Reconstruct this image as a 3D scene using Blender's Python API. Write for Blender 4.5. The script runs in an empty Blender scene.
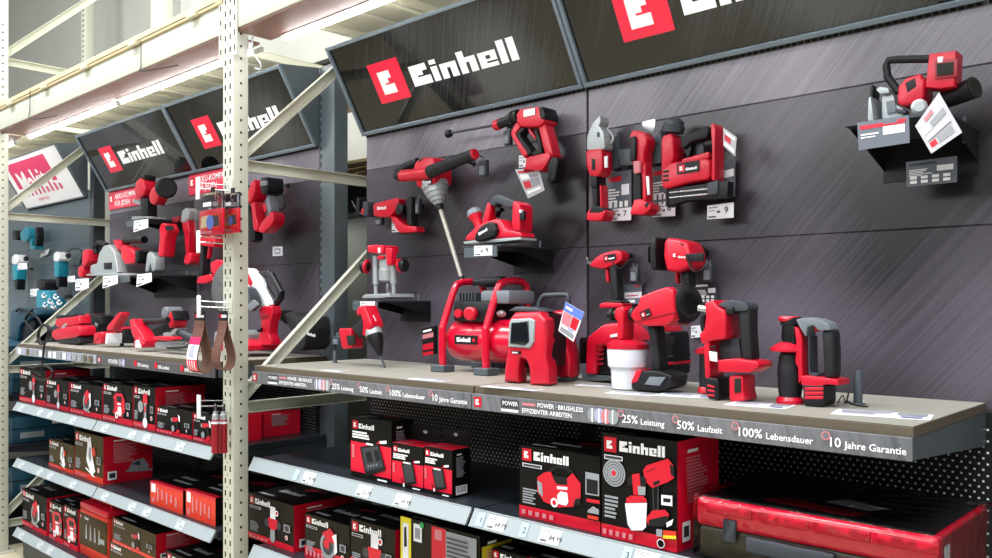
import bpy, bmesh, math, random
from mathutils import Vector, Matrix
random.seed(7)
SC = bpy.context.scene
COL = SC.collection
# ------------------------------------------------------------------ camera model
F, CX, HY, TH, EYE = 843.0, 496.0, 304.0, math.radians(43.1), 1.60
ST, CT = math.sin(TH), math.cos(TH)
def ray(x, y):
    s = (x - CX) / F
    return Vector((-ST + s * CT, CT + s * ST, (HY - y) / F))
def at(x, y, Y):
    d = ray(x, y); t = Y / d.y
    return Vector((d.x * t, Y, EYE + d.z * t))
def atz(x, y, z):
    d = ray(x, y); t = (z - EYE) / d.z
    return Vector((d.x * t, d.y * t, z))
def atplane(x, y, p, n):
    d = ray(x, y); o = Vector((0, 0, EYE)); t = (p - o).dot(n) / d.dot(n)
    return o + d * t
def dpx(p):                       # metres per pixel at a point
    return (-p.x * ST + p.y * CT) / F
cam_d = bpy.data.cameras.new('camera'); cam = bpy.data.objects.new('camera', cam_d); COL.objects.link(cam)
cam.location = (0, 0, EYE); cam.rotation_euler = (math.pi / 2, 0, TH)
cam_d.sensor_width = 36; cam_d.lens = F / 992 * 36; cam_d.shift_y = (HY - 279) / 992
cam_d.clip_start = 0.05; cam_d.clip_end = 60
SC.camera = cam
SC.view_settings.view_transform = 'Standard'; SC.view_settings.look = 'None'
SC.view_settings.gamma = 1.0; SC.view_settings.use_curve_mapping = False
# ------------------------------------------------------------------ materials
def srgb(h):
    if isinstance(h, str):
        h = [int(h[i:i + 2], 16) / 255 for i in (0, 2, 4)]
    return tuple((c / 12.92 if c <= .04045 else ((c + .055) / 1.055) ** 2.4) for c in h)
MATS = {}
def mat(name, hexcol, rough=.5, metal=0., var=.0, scale=30., bump=0., coat=0., trans=0., alpha=1., emit=0., spec=.5):
    if name in MATS: return MATS[name]
    m = bpy.data.materials.new(name); m.use_nodes = True
    nt = m.node_tree; b = nt.nodes['Principled BSDF']
    c = srgb(hexcol)
    b.inputs['Base Color'].default_value = (*c, 1)
    b.inputs['Roughness'].default_value = rough; b.inputs['Metallic'].default_value = metal
    b.inputs['Specular IOR Level'].default_value = spec; b.inputs['Coat Weight'].default_value = coat; b.inputs['Coat Roughness'].default_value = .12
    b.inputs['Transmission Weight'].default_value = trans; b.inputs['Alpha'].default_value = alpha
    if emit:
        b.inputs['Emission Color'].default_value = (*c, 1); b.inputs['Emission Strength'].default_value = emit
    tc = nt.nodes.new('ShaderNodeTexCoord'); n = nt.nodes.new('ShaderNodeTexNoise')
    n.inputs['Scale'].default_value = scale; n.inputs['Detail'].default_value = 3
    nt.links.new(tc.outputs['Object'], n.inputs['Vector'])
    if var:
        mx = nt.nodes.new('ShaderNodeMixRGB'); mx.blend_type = 'MULTIPLY'
        mx.inputs['Color1'].default_value = (*c, 1)
        r = nt.nodes.new('ShaderNodeMapRange')
        r.inputs['To Min'].default_value = 1 - var; r.inputs['To Max'].default_value = 1 + var
        nt.links.new(n.outputs['Fac'], r.inputs['Value'])
        mx.inputs['Fac'].default_value = 1; nt.links.new(r.outputs['Result'], mx.inputs['Color2'])
        nt.links.new(mx.outputs['Color'], b.inputs['Base Color'])
    r2 = nt.nodes.new('ShaderNodeMapRange')
    r2.inputs['To Min'].default_value = max(.02, rough - .06); r2.inputs['To Max'].default_value = min(1, rough + .06)
    nt.links.new(n.outputs['Fac'], r2.inputs['Value']); nt.links.new(r2.outputs['Result'], b.inputs['Roughness'])
    if bump:
        bp = nt.nodes.new('ShaderNodeBump'); bp.inputs['Strength'].default_value = bump; bp.inputs['Distance'].default_value = .002
        nt.links.new(n.outputs['Fac'], bp.inputs['Height']); nt.links.new(bp.outputs['Normal'], b.inputs['Normal'])
    MATS[name] = m; return m
def brushed(name, dark, light, ang=50., rough=.35, sx=90., spec=.5, big=.5, lo=.3, hi=.75):
    """dark printed film with fine slanted brushed streaks"""
    m = bpy.data.materials.new(name); m.use_nodes = True; nt = m.node_tree; b = nt.nodes['Principled BSDF']
    tc = nt.nodes.new('ShaderNodeTexCoord')
    mp = nt.nodes.new('ShaderNodeMapping'); mp.inputs['Rotation'].default_value = (0, math.radians(ang), 0)
    mp2 = nt.nodes.new('ShaderNodeMapping'); mp2.inputs['Scale'].default_value = (sx, 1., 1.2)
    n1 = nt.nodes.new('ShaderNodeTexNoise'); n1.inputs['Scale'].default_value = 1.; n1.inputs['Detail'].default_value = 5; n1.inputs['Roughness'].default_value = .75
    n2 = nt.nodes.new('ShaderNodeTexNoise'); n2.inputs['Scale'].default_value = 1.7; n2.inputs['Detail'].default_value = 1
    nt.links.new(tc.outputs['Object'], mp.inputs['Vector']); nt.links.new(mp.outputs['Vector'], mp2.inputs['Vector'])
    nt.links.new(mp2.outputs['Vector'], n1.inputs['Vector']); nt.links.new(tc.outputs['Object'], n2.inputs['Vector'])
    ad = nt.nodes.new('ShaderNodeMath'); ad.operation = 'MULTIPLY_ADD'; ad.inputs[1].default_value = big
    nt.links.new(n2.outputs['Fac'], ad.inputs[0]); nt.links.new(n1.outputs['Fac'], ad.inputs[2])
    r = nt.nodes.new('ShaderNodeMapRange'); r.inputs['From Min'].default_value = lo + .5 * big; r.inputs['From Max'].default_value = hi + .5 * big
    nt.links.new(ad.outputs['Value'], r.inputs['Value'])
    mx = nt.nodes.new('ShaderNodeMixRGB'); mx.inputs['Color1'].default_value = (*srgb(dark), 1); mx.inputs['Color2'].default_value = (*srgb(light), 1)
    nt.links.new(r.outputs['Result'], mx.inputs['Fac']); nt.links.new(mx.outputs['Color'], b.inputs['Base Color'])
    b.inputs['Roughness'].default_value = rough; b.inputs['Specular IOR Level'].default_value = spec
    MATS[name] = m; return m
RED = mat('red_plastic', 'C60629', .4, var=.04, coat=.12)
REDP = mat('red_print', 'C80A28', .42)
REDT = mat('red_painted_steel', 'D00A30', .25, coat=.5)
DRED = mat('dark_red_plastic', '8E0A1E', .4)
BLK = mat('black_plastic', '101115', .45, spec=.35, bump=.1, scale=200)
RUB = mat('black_rubber', '191A1E', .58, spec=.35, bump=.15, scale=260)
DGR = mat('dark_grey_plastic', '343941', .5)
GRY = mat('grey_plastic', '6E747B', .5)
SIL = mat('cast_aluminium', 'AAB0B2', .42, metal=.45, var=.05)
ROD = mat('zinc_rod', 'A8A49A', .42, metal=.35)
STL = mat('bare_steel', 'B8BABB', .28, metal=.9)
WHT = mat('white_print', 'F2F3F4', .5)
OFFW = mat('white_plastic', 'E4E6EA', .35)
CUP = mat('milky_plastic', 'D8DBE4', .4)
PAPER = mat('paper', 'E3E4EA', .6, var=.05, scale=80)
PGREY = mat('printed_grey', '8D9197', .5)
PDARK = mat('printed_dark', '34363B', .45)
PBLK = mat('black_carton', '0F0D0C', .5, var=.05, spec=.15)
PBRN = mat('bronze_carton', '1F1912', .5, var=.06, spec=.2)
PGOLD = mat('olive_carton', '41341B', .5, var=.06, spec=.2)
PYEL = mat('yellow_print', 'D9CB22', .5)
PBLUE = mat('blue_print', '5A78C8', .5)
PPINK = mat('pink_print', 'C87880', .5)
PLAV = mat('lavender_print', 'A6A6C6', .5)
PGRN = mat('green_sticker', '1E9A50', .5)
PORG = mat('orange_red_print', 'D2321C', .45)
RACK = mat('cream_powder_coat', 'C2C3B4', .38, var=.04, scale=8)
RACK2 = mat('ivory_powder_coat', 'C6C1A8', .4, var=.05, scale=8)
HOLE = mat('hole_dark', '15160F', .8)
ANTH = mat('anthracite_steel', '2A3036', .42, var=.06, scale=12)
ANTH2 = mat('slate_steel', '4A5359', .4, var=.05, scale=12)
SHELFM = mat('charcoal_shelf', '23282E', .36, var=.1, scale=10)
RAIL = mat('pale_grey_rail', '98A2A6', .35, var=.03, scale=14)
FRAME = mat('sign_frame_grey', '62707B', .35)
WOODTOP = mat('grey_laminate', '96948A', .5, var=.16, scale=14)
WOODEDGE = mat('brown_laminate_edge', '5A5042', .55, var=.12, scale=20)
WOOD = mat('pale_wood', 'C6B48E', .6, var=.12, scale=10)
TEAL = mat('teal_plastic', '128196', .4)
TEALD = mat('dark_teal_case', '114256', .45)
MAG = mat('magenta_print', 'D21458', .4)
LEATH = mat('brown_sanding_belt', '5E3A30', .75, var=.15, scale=120)
CLEAR = None
def film_mat(name, scale=26):
    m = bpy.data.materials.new(name); m.use_nodes = True; nt = m.node_tree
    for n in list(nt.nodes):
        if n.type != 'OUTPUT_MATERIAL': nt.nodes.remove(n)
    tr = nt.nodes.new('ShaderNodeBsdfTransparent'); gl = nt.nodes.new('ShaderNodeBsdfGlossy'); gl.inputs['Roughness'].default_value = .12
    fr = nt.nodes.new('ShaderNodeFresnel'); fr.inputs['IOR'].default_value = 1.28; mx = nt.nodes.new('ShaderNodeMixShader')
    tc = nt.nodes.new('ShaderNodeTexCoord'); nz = nt.nodes.new('ShaderNodeTexNoise'); nz.inputs['Scale'].default_value = scale; nz.inputs['Detail'].default_value = 4
    bp = nt.nodes.new('ShaderNodeBump'); bp.inputs['Strength'].default_value = .9; bp.inputs['Distance'].default_value = .012
    L = nt.links.new; L(tc.outputs['Object'], nz.inputs['Vector']); L(nz.outputs['Fac'], bp.inputs['Height']); L(bp.outputs['Normal'], gl.inputs['Normal']); L(bp.outputs['Normal'], fr.inputs['Normal'])
    L(fr.outputs['Fac'], mx.inputs['Fac']); L(tr.outputs['BSDF'], mx.inputs[1]); L(gl.outputs['BSDF'], mx.inputs[2])
    L(mx.outputs['Shader'], [n for n in nt.nodes if n.type == 'OUTPUT_MATERIAL'][0].inputs['Surface']); return m
WRAP = film_mat('shrink_wrap'); CLEAR = film_mat('clear_plastic', 6)
GLASSB = mat('screen_glass', '10141A', .12, coat=.6)
BROWNCAP = mat('brown_steel', '8F6F66', .45)
# ------------------------------------------------------------------ mesh builder
class MB:
    def __init__(s): s.v = []; s.f = []; s.m = []; s.sm = []; s.mats = []
    def mi(s, m):
        if m not in s.mats: s.mats.append(m)
        return s.mats.index(m)
    def add(s, vs, fs, m, smooth=False):
        o = len(s.v); s.v += [Vector(v) for v in vs]; i = s.mi(m)
        for f in fs: s.f.append([a + o for a in f]); s.m.append(i); s.sm.append(smooth)
        return s
    def addbm(s, bm, m, smooth=False):
        bm.verts.ensure_lookup_table(); bm.verts.index_update()
        s.add([v.co.copy() for v in bm.verts], [[v.index for v in f.verts] for f in bm.faces], m, smooth); bm.free(); return s
    def box(s, lo, hi, m, bev=0., M=None, seg=2):
        bm = bmesh.new()
        bmesh.ops.create_cube(bm, size=1)
        lo = Vector(lo); hi = Vector(hi); d = hi - lo; c = (lo + hi) / 2
        for v in bm.verts: v.co = Vector((v.co.x * d.x, v.co.y * d.y, v.co.z * d.z)) + c
        if bev > 0:
            bmesh.ops.bevel(bm, geom=list(bm.edges), offset=min(bev, .45 * min(d)), segments=seg, affect='EDGES', profile=.5)
        if M is not None:
            for v in bm.verts: v.co = M @ v.co
        return s.addbm(bm, m, False)
    def quad(s, a, b, c, d, m): return s.add([a, b, c, d], [[0, 1, 2, 3]], m)
    def prism(s, pts, vec, m, bev=0., seg=3):
        """closed outline (3-D points, planar) pushed along vec, both rims rounded"""
        bm = bmesh.new(); n = len(pts); vec = Vector(vec)
        va = [bm.verts.new(p) for p in pts]; vb = [bm.verts.new(Vector(p) + vec) for p in pts]
        fa = bm.faces.new(va); fb = bm.faces.new(vb[::-1])
        for i in range(n):
            j = (i + 1) % n; bm.faces.new((va[j], va[i], vb[i], vb[j]))
        bmesh.ops.recalc_face_normals(bm, faces=bm.faces)
        if bev > 0:
            rim = [e for e in bm.edges if (fa in e.link_faces) or (fb in e.link_faces)]
            bmesh.ops.bevel(bm, geom=rim, offset=min(bev, vec.length * .48), segments=seg, affect='EDGES', profile=.5, clamp_overlap=True)
        return s.addbm(bm, m, False)
    def tube(s, pts, r, m, n=10, closed=False, smooth=True):
        pts = [Vector(p) for p in pts]; k = len(pts); rr = list(r) if isinstance(r, (list, tuple)) else [r] * k
        if len(rr) != k:
            src = rr; rr = []
            for i in range(k):
                q = i / (k - 1) * (len(src) - 1); j = min(int(q), len(src) - 2); rr.append(src[j] + (src[j + 1] - src[j]) * (q - j))
        vs, fs = [], []; prev = None
        for i, p in enumerate(pts):
            a = pts[(i - 1) % k] if (closed or i > 0) else p; b = pts[(i + 1) % k] if (closed or i < k - 1) else p
            t = (b - a).normalized() if (b - a).length > 1e-9 else Vector((0, 0, 1))
            if prev is None:
                u = t.cross(Vector((0, 0, 1)));
                if u.length < .01: u = t.cross(Vector((1, 0, 0)))
            else: u = prev - t * prev.dot(t)
            u.normalize(); w = t.cross(u); prev = u
            vs += [p + (u * math.cos(2 * math.pi * j / n) + w * math.sin(2 * math.pi * j / n)) * rr[i] for j in range(n)]
        for i in range(k if closed else k - 1):
            for j in range(n):
                a = i * n; b = ((i + 1) % k) * n; fs.append([a + j, a + (j + 1) % n, b + (j + 1) % n, b + j])
        s.add(vs, fs, m, smooth)
        if not closed:
            s.add([vs[j] for j in range(n)][::-1], [list(range(n))], m); s.add(vs[-n:], [list(range(n))], m)
        return s
    def cyl(s, a, b, r, m, r2=None, n=20):
        a = Vector(a); b = Vector(b); r2 = r if r2 is None else r2
        return s.tube([a, b], [r, r2], m, n=n)
    def lathe(s, a, axis, prof, m, n=24):
        """prof = [(distance along axis, radius)...] from point a"""
        axis = Vector(axis).normalized(); a = Vector(a)
        u = axis.cross(Vector((0, 0, 1)));
        if u.length < .01: u = axis.cross(Vector((1, 0, 0)))
        u.normalize(); w = axis.cross(u); vs, fs = [], []
        for h, r in prof:
            vs += [a + axis * h + (u * math.cos(2 * math.pi * j / n) + w * math.sin(2 * math.pi * j / n)) * max(r, 1e-4) for j in range(n)]
        for i in range(len(prof) - 1):
            for j in range(n): fs.append([i * n + j, i * n + (j + 1) % n, (i + 1) * n + (j + 1) % n, (i + 1) * n + j])
        s.add(vs, fs, m, True); s.add(vs[:n][::-1], [list(range(n))], m); s.add(vs[-n:], [list(range(n))], m); return s
    def ell(s, c, r, m, n=16):
        vs, fs = [], []; c = Vector(c)
        for i in range(n // 2 + 1):
            ph = math.pi * i / (n // 2)
            for j in range(n):
                q = 2 * math.pi * j / n
                vs.append(c + Vector((r[0] * math.sin(ph) * math.cos(q), r[1] * math.sin(ph) * math.sin(q), r[2] * math.cos(ph))))
        for i in range(n // 2):
            for j in range(n): fs.append([i * n + j, i * n + (j + 1) % n, (i + 1) * n + (j + 1) % n, (i + 1) * n + j])
        return s.add(vs, fs, m, True)
    # --- outlines taken from the photo, given their own depth
    def px(s, pts, Y, t, m, bev=.006, rnd=1, comp=True, seg=3):
        """side profile at mid depth Y, real thickness t"""
        for _ in range(rnd):
            q = []
            for i in range(len(pts)):
                a, b, c = pts[i - 1], pts[i], pts[(i + 1) % len(pts)]
                k = .12
                q += [(b[0] + (a[0] - b[0]) * k, b[1] + (a[1] - b[1]) * k), (b[0] + (c[0] - b[0]) * k, b[1] + (c[1] - b[1]) * k)]
            pts = q
        xs = [p[0] for p in pts]; x0, x1 = min(xs), max(xs); cx = (x0 + x1) / 2; w = x1 - x0
        if comp:
            c = at(cx, HY, Y); Z = dpx(c) * F; sh = abs(F * (ST * Z - CT * (c.x * CT + c.y * ST)) / Z / Z * t)
            k = max(.45, (w - .6 * sh) / w)
            pts = [(cx + (p[0] - cx) * k, p[1]) for p in pts]
        P = [at(p[0], p[1], Y - t / 2) for p in pts]
        # the near face is nearer than mid depth: keep the traced size
        c0 = at(cx, HY, Y - t / 2); c1 = at(cx, HY, Y); dx = c1.x - c0.x
        P = [p + Vector((dx, 0, 0)) for p in P]
        return s.prism(P, (0, t, 0), m, bev * .42, seg)
    def tpx(s, pts, r, m, n=10, closed=False):
        """tube through pixels (x, y, Y)"""
        return s.tube([at(*p) for p in pts], r, m, n=n, closed=closed)
    def build(s, name, parent=None, origin=None):
        me = bpy.data.meshes.new(name)
        o = bpy.data.objects.new(name, me); COL.objects.link(o)
        if parent is not None:
            off = Vector(parent['_o'])
        else:
            off = Vector(origin) if origin is not None else Vector((0, 0, 0)); o.location = off
        if parent is not None: o['_o'] = list(off)
        else: o['_o'] = list(off)
        me.from_pydata([v - off for v in s.v], [], s.f)
        zmin = parent.get('_zmin') if parent is not None else None
        if zmin is not None:
            o['_zmin'] = zmin
            for v in me.vertices:
                if v.co.z + off.z < zmin: v.co.z = zmin - off.z
        for m in s.mats: me.materials.append(m)
        me.polygons.foreach_set('material_index', s.m); me.polygons.foreach_set('use_smooth', [True] * len(s.f)); me.update(); me.set_sharp_from_angle(angle=math.radians(34))
        if parent is not None: o.parent = parent
        return o
def smooth_curve(P, n=6):
    """Catmull-Rom through the points"""
    P = [Vector(p) for p in P]; out = []
    for i in range(len(P) - 1):
        a = P[max(i - 1, 0)]; b = P[i]; c = P[i + 1]; d = P[min(i + 2, len(P) - 1)]
        for k in range(n):
            t = k / n
            out.append(.5 * ((2 * b) + (c - a) * t + (2 * a - 5 * b + 4 * c - d) * t * t + (3 * b - a - 3 * c + d) * t ** 3))
    out.append(P[-1]); return out
def tag(o, label=None, cat=None, group=None, kind=None):
    if label: o['label'] = label
    if cat: o['category'] = cat
    if group: o['group'] = group
    if kind: o['kind'] = kind
    return o
def thing(name, label, cat, loc=(0, 0, 0), group=None):
    o = bpy.data.objects.new(name, None); COL.objects.link(o); o.location = loc; o.empty_display_size = .05
    o['_o'] = list(loc); return tag(o, label, cat, group)
def part(name, parent, fn, label=None):
    b = MB(); fn(b); o = b.build(name, parent)
    if label: o['label'] = label
    return o
def dup(root, offset, label=None, group=None):
    r = root.copy(); COL.objects.link(r); r.location = root.location + Vector(offset)
    if label: r['label'] = label
    if group: r['group'] = group
    for ch in list(root.children):
        c = ch.copy(); COL.objects.link(c); c.parent = r
        for g in ch.children:
            d = g.copy(); COL.objects.link(d); d.parent = c
    return r
# ------------------------------------------------------------------ lettering
_TC = {}
def text_geo(txt):
    """flat outline of a text, unit cap height, as (verts2d, faces, width)"""
    if txt in _TC: return _TC[txt]
    cu = bpy.data.curves.new('lettering', 'FONT'); cu.body = txt; cu.resolution_u = 2; cu.fill_mode = 'FRONT'; cu.offset = .012
    ob = bpy.data.objects.new('lettering', cu); COL.objects.link(ob)
    dg = bpy.context.evaluated_depsgraph_get(); me = bpy.data.meshes.new_from_object(ob.evaluated_get(dg))
    vs = [(v.co.x / .69, v.co.y / .69) for v in me.vertices]; fs = [list(p.vertices) for p in me.polygons]
    bpy.data.objects.remove(ob); bpy.data.curves.remove(cu); bpy.data.meshes.remove(me)
    w = max((v[0] for v in vs), default=0)
    _TC[txt] = (vs, fs, w); return _TC[txt]
GL = {'E': (6, [(0, 0, 2.1, 7), (2.1, 4.7, 5.5, 7), (2.1, 3.35, 3.9, 4.7), (2.1, 0, 6.1, 2.8)]),
      'i': (2, [(0, 0, 2, 5), (0, 5.7, 2, 7.2)]),
      'n': (5, [(0, 0, 2, 5), (2, 3.4, 5, 5), (3, 0, 5, 3.4)]),
      'h': (5, [(0, 0, 2, 7.2), (2, 3.4, 5, 5), (3, 0, 5, 3.4)]),
      'e': (5, [(0, 0, 2, 5), (2, 3.8, 5, 5), (3.3, 2.6, 5, 3.8), (2, 1.9, 5, 2.6), (2, 0, 5, 1.3)]),
      'l': (2, [(0, 0, 2, 7.2)])}
class Face:
    """a flat face with its own (u, v) in metres: origin, unit u, unit v; decals sit just proud of it"""
    def __init__(s, o, u, v, w, h, b):
        s.o = Vector(o); s.u = Vector(u).normalized(); s.v = Vector(v).normalized(); s.n = s.u.cross(s.v).normalized(); s.w = w; s.h = h; s.b = b; s.k = 0
    def P(s, u, v, e=0.): return s.o + s.u * u + s.v * v + s.n * e
    def lay(s): s.k += 1; return .0006 + .00025 * s.k
    def poly(s, pts, m):
        e = s.lay(); s.b.add([s.P(a, b, e) for a, b in pts], [list(range(len(pts)))], m)
    def rect(s, u0, v0, u1, v1, m): s.poly([(u0, v0), (u1, v0), (u1, v1), (u0, v1)], m)
    def disc(s, u, v, r, m, n=18, r2=None):
        s.poly([(u + r * math.cos(2 * math.pi * i / n), v + (r2 or r) * math.sin(2 * math.pi * i / n)) for i in range(n)], m)
    def text(s, t, u, v, h, m, wmax=None):
        vs, fs, w = text_geo(t); k = h
        kx = k if not wmax else min(k, wmax / max(w, .01))
        e = s.lay(); s.b.add([s.P(u + a * kx, v + b * k, e) for a, b in vs], fs, m)
    def word(s, u, v, h, m, chars='Einhell', sx=1.):
        e = s.lay(); x = u; k = h / 7.2; kx = k * sx
        for c in chars:
            w, rs = GL[c]
            for (a, b, c2, d) in rs:
                s.b.add([s.P(x + a * kx, v + b * k, e), s.P(x + c2 * kx, v + b * k, e), s.P(x + c2 * kx, v + d * k, e), s.P(x + a * kx, v + d * k, e)], [[0, 1, 2, 3]], m)
            x += (w + .75) * kx
        return x
    def badge(s, u, v, h, m=None):
        s.rect(u, v, u + h * 1.0, v + h, m or REDP); s.word(u + h * .2, v + h * .22, h * .56, WHT, 'E')
    def logo(s, u, v, h, hw=None):
        """red badge then the word, total height h"""
        s.badge(u, v, h); return s.word(u + h * 1.25, v + h * .12, hw or h * .68, WHT)
    def lines(s, u, v, w, lh, n, m, gap=1.9):
        for i in range(n):
            s.rect(u, v - i * lh * gap, u + w * random.uniform(.65, 1), v - i * lh * gap + lh, m)
# ------------------------------------------------------------------ layout (metres)
YF, YW, W = 1.82, 2.39, 1.25
XR = [-3.045, -1.795, -.545, .705]
XL = [-5.84, -4.59, -3.34]
XM = [-8.65, -7.40, -6.15]
ZT, Z1, Z2, Z3 = 1.352, .977, .624, .19
# ---- the hall
def struct(name, fn):
    b = MB(); fn(b); return tag(b.build(name), kind='structure')
struct('floor', lambda b: b.box((-14, -3.2, -.05), (3, 4.0, 0), mat('sealed_concrete', 'C4BAA0', .4, var=.1, scale=3)))
struct('wall_back', lambda b: b.box((-14, 3.62, 0), (3, 3.72, 6.0), mat('grey_cladding', 'A3A49C', .7, var=.08, scale=2)))
def _trims(b):
    b.box((-14, 3.585, 3.33), (3, 3.618, 3.36), HOLE)
struct('trim_1', _trims)
for i, (x, w) in enumerate(((-7.05, .20), (-3.3, .2))):
    struct('trim_%d' % (i + 2), lambda b: b.box((x, 3.50, 0), (x + w, 3.618, 6), mat('pale_column', 'D4D5CF', .5)))
struct('unseen_opposite_shelving', lambda b: b.box((-14, -3.3, 0), (3, -3.2, 2.6), mat('dark_opposite_shelving', '3A3A3C', .6, var=.3, scale=2)))  # unseen block for the opposite shelving, added to darken low reflections
struct('ceiling', lambda b: b.box((-14, -3.2, 6.0), (3, 4.0, 6.1), mat('white_roof_sheet', 'C9CBC8', .7)))
# ------------------------------------------------------------------ gondolas
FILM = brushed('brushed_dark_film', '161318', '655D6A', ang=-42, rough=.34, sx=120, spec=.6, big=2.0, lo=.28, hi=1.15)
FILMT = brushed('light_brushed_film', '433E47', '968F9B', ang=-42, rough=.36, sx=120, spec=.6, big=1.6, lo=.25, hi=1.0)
FILM2 = brushed('brushed_sign_film', '07080A', '3E4145', ang=-35, rough=.05, sx=110, spec=.5, big=2.6, lo=.55, hi=1.15)
FILM3 = brushed('brushed_teal_film', '39474D', '62727A', ang=90, rough=.4, sx=60, big=.3)
PEG = mat('black_pegboard', '14171A', .45)
PEGH = mat('pegboard_hole', 'E4E8E8', .7)
def gondola(x0, x1, film, label, group=None):
    t = thing('display_gondola', label, 'display rack', (x0, YW, 0), group)
    def panels(b, F0=film):
        for z0, z1 in ((ZT - .02, 1.7993), (1.800, 2.2043), (2.205, 2.41)):
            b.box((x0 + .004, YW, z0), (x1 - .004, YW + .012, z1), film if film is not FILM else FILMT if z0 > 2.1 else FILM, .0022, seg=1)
    part('back_panel', t, panels)
    def peg(b):
        b.box((x0 + .002, YW + .002, .0), (x1 - .002, YW + .012, ZT - .025), PEG)
        sx = .030; y = YW + .0012
        if film is FILM:
            sx = .020; nz = 0; z = .66
            while z < ZT - .05:
                x = x0 + .04 + (sx / 2 if nz % 2 else 0)
                while x < x1 - .03:
                    for dz in (0,):
                        b.quad((x - .0026, y, z - .0026), (x + .0026, y, z - .0026), (x + .0026, y, z + .0026), (x - .0026, y, z + .0026), PEGH)
                    x += sx
                z += .0145; nz += 1
    part('pegboard', t, peg)
    part('base_plinth', t, lambda b: b.box((x0 + .01, YF + .03, 0), (x1 - .01, YW, .12), ANTH))
    for x in (x0 + .0135, x1 - .0135):
        def up(b):
            b.box((x - .012, YW + .014, 0), (x + .012, YW + .07, 2.72), ANTH)
            for k in range(34): b.box((x - .004, YW + .0125, 1.38 + k * .04), (x + .004, YW + .0142, 1.40 + k * .04), HOLE)
        part('upright', t, up)
    return t
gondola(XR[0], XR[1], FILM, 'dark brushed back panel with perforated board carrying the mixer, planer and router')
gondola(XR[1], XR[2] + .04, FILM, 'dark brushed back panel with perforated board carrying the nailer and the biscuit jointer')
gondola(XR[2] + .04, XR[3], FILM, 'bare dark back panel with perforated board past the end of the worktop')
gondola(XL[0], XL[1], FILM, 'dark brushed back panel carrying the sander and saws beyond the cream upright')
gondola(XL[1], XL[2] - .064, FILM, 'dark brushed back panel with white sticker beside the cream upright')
gondola(XM[0], XM[1], FILM3, 'far teal-grey back panel at the distant end of the run')
gondola(XM[1], XM[2] - .0195, FILM3, 'teal-grey back panel carrying turquoise tools')
# strong dark end post of the left run
t = thing('end_post', 'slate steel end post with slots closing the left run of display bays', 'post', (-3.36, YW, 0))
def _ep(b):
    b.box((-3.4035, YW + .0, 0), (-3.285, YW + .08, 2.74), ANTH2, .003)
    for k in range(40): b.box((-3.396, YW - .0012, 1.1 + k * .04), (-3.388, YW + .0005, 1.122 + k * .04), HOLE)
part('column', t, _ep)
t = thing('end_post', 'dark steel end post between the turquoise tools and the red tools', 'post', (-6.15, YW, 0))
part('column', t, lambda b: b.box((-6.168, YW - .0, 0), (-6.105, YW + .08, 2.74), ANTH, .003))
# ---- shelves
STRIP = brushed('printed_strip', '54575C', '7E7F84', ang=20, rough=.3, sx=40, big=.6)
STRIPD = brushed('printed_strip_dark', '3A3A3E', '5A565A', ang=20, rough=.3, sx=40, big=.6)
def bracket_side(b, x, z, h0, h1, m):
    b.prism([(x - .002, YF + .01, z), (x - .002, YW, z), (x - .002, YW, z - h1), (x - .002, YF + .01, z - h0)], (.004, 0, 0), m)
def worktop(x0, x1, label, strip):
    t = thing('worktop_shelf', label, 'shelf', (x0, YF, ZT))
    def top(b):
        b.box((x0 + .003, YF, ZT - .024), (x1 - .003, YW - .004, ZT - .001), WOODEDGE, .0015, seg=1)
        b.quad((x0 + .004, YF + .0005, ZT), (x1 - .004, YF + .0005, ZT), (x1 - .004, YW - .005, ZT), (x0 + .004, YW - .005, ZT), WOODTOP)
    part('wooden_top', t, top)
    for x in (x0 + .006, x1 - .006): part('bracket', t, lambda b: bracket_side(b, x, ZT - .024, .045, .085, ANTH2))
    part('underside', t, lambda b: b.box((x0 + .01, YF + .02, ZT - .04), (x1 - .01, YW - .006, ZT - .0242), ANTH))
    s = part('printed_strip', t, lambda b: b.box((x0 + .002, YF - .010, ZT - .070), (x1 - .002, YF - .002, ZT - .022), strip, .001, seg=1))
    return t, s
def strip_print(s, x0):
    b = MB(); f = Face((x0, YF - .010, ZT - .070), (1, 0, 0), (0, 0, 1), W, .048, b)
    U = lambda x: at(x, 430, YF - .01).x - XR[1]
    f.badge(.012, .009, .030); b.build('brand_badge', s); b = MB(); f.b = b
    f.rect(.122, .018, .190, .041, PDARK); f.text('POWER', .128, .024, .012, WHT); f.rect(.124, .006, .190, .013, WHT)
    f.rect(.205, .029, .255, .037, PPINK)
    f.text('POWER · BRUSHLESS', .262, .028, .012, WHT); f.text('EFFIZIENTER ARBEITEN.', .205, .009, .012, WHT)
    b2 = MB(); f.b = b2
    for k, m in enumerate((PGREY, PLAV, PPINK, PGREY)):
        f.disc(.455 + k * .022, .024, .017, m, r2=.020)
    for k in range(4): f.rect(.452 + k * .022, .006, .456 + k * .022, .042, WHT)
    b2.build('motor_picture', s); f.b = b
    for x, big, sm in ((623, '25%', 'Leistung'), (678, '50%', 'Laufzeit'), (738, '100%', 'Lebensdauer'), (829, '10', 'Jahre Garantie')):
        u = U(x); f.disc(u - .004, .036, .010, PPINK); f.disc(u - .004, .036, .007, STRIP)
        b3 = MB(); f.b = b3
        f.text(big, u, .014, .020, WHT); w = text_geo(big)[2] * .020
        f.text(sm, u + w + .008, .014, .0145, WHT); b3.build('slogan_lettering', s); f.b = b
    b.build('strip_lettering', s)
t, s = worktop(XR[0], XR[1], 'grey laminate worktop with printed strip carrying the compressor', STRIP); strip_print(s, XR[0])
t, s = worktop(XR[1], XR[2], 'grey laminate worktop with printed strip carrying the paint sprayer', STRIP); strip_print(s, XR[1])
t, s = worktop(XL[1], XL[2], 'grey laminate worktop with dark printed strip below the hedge trimmer and mitre saw', STRIPD)
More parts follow.
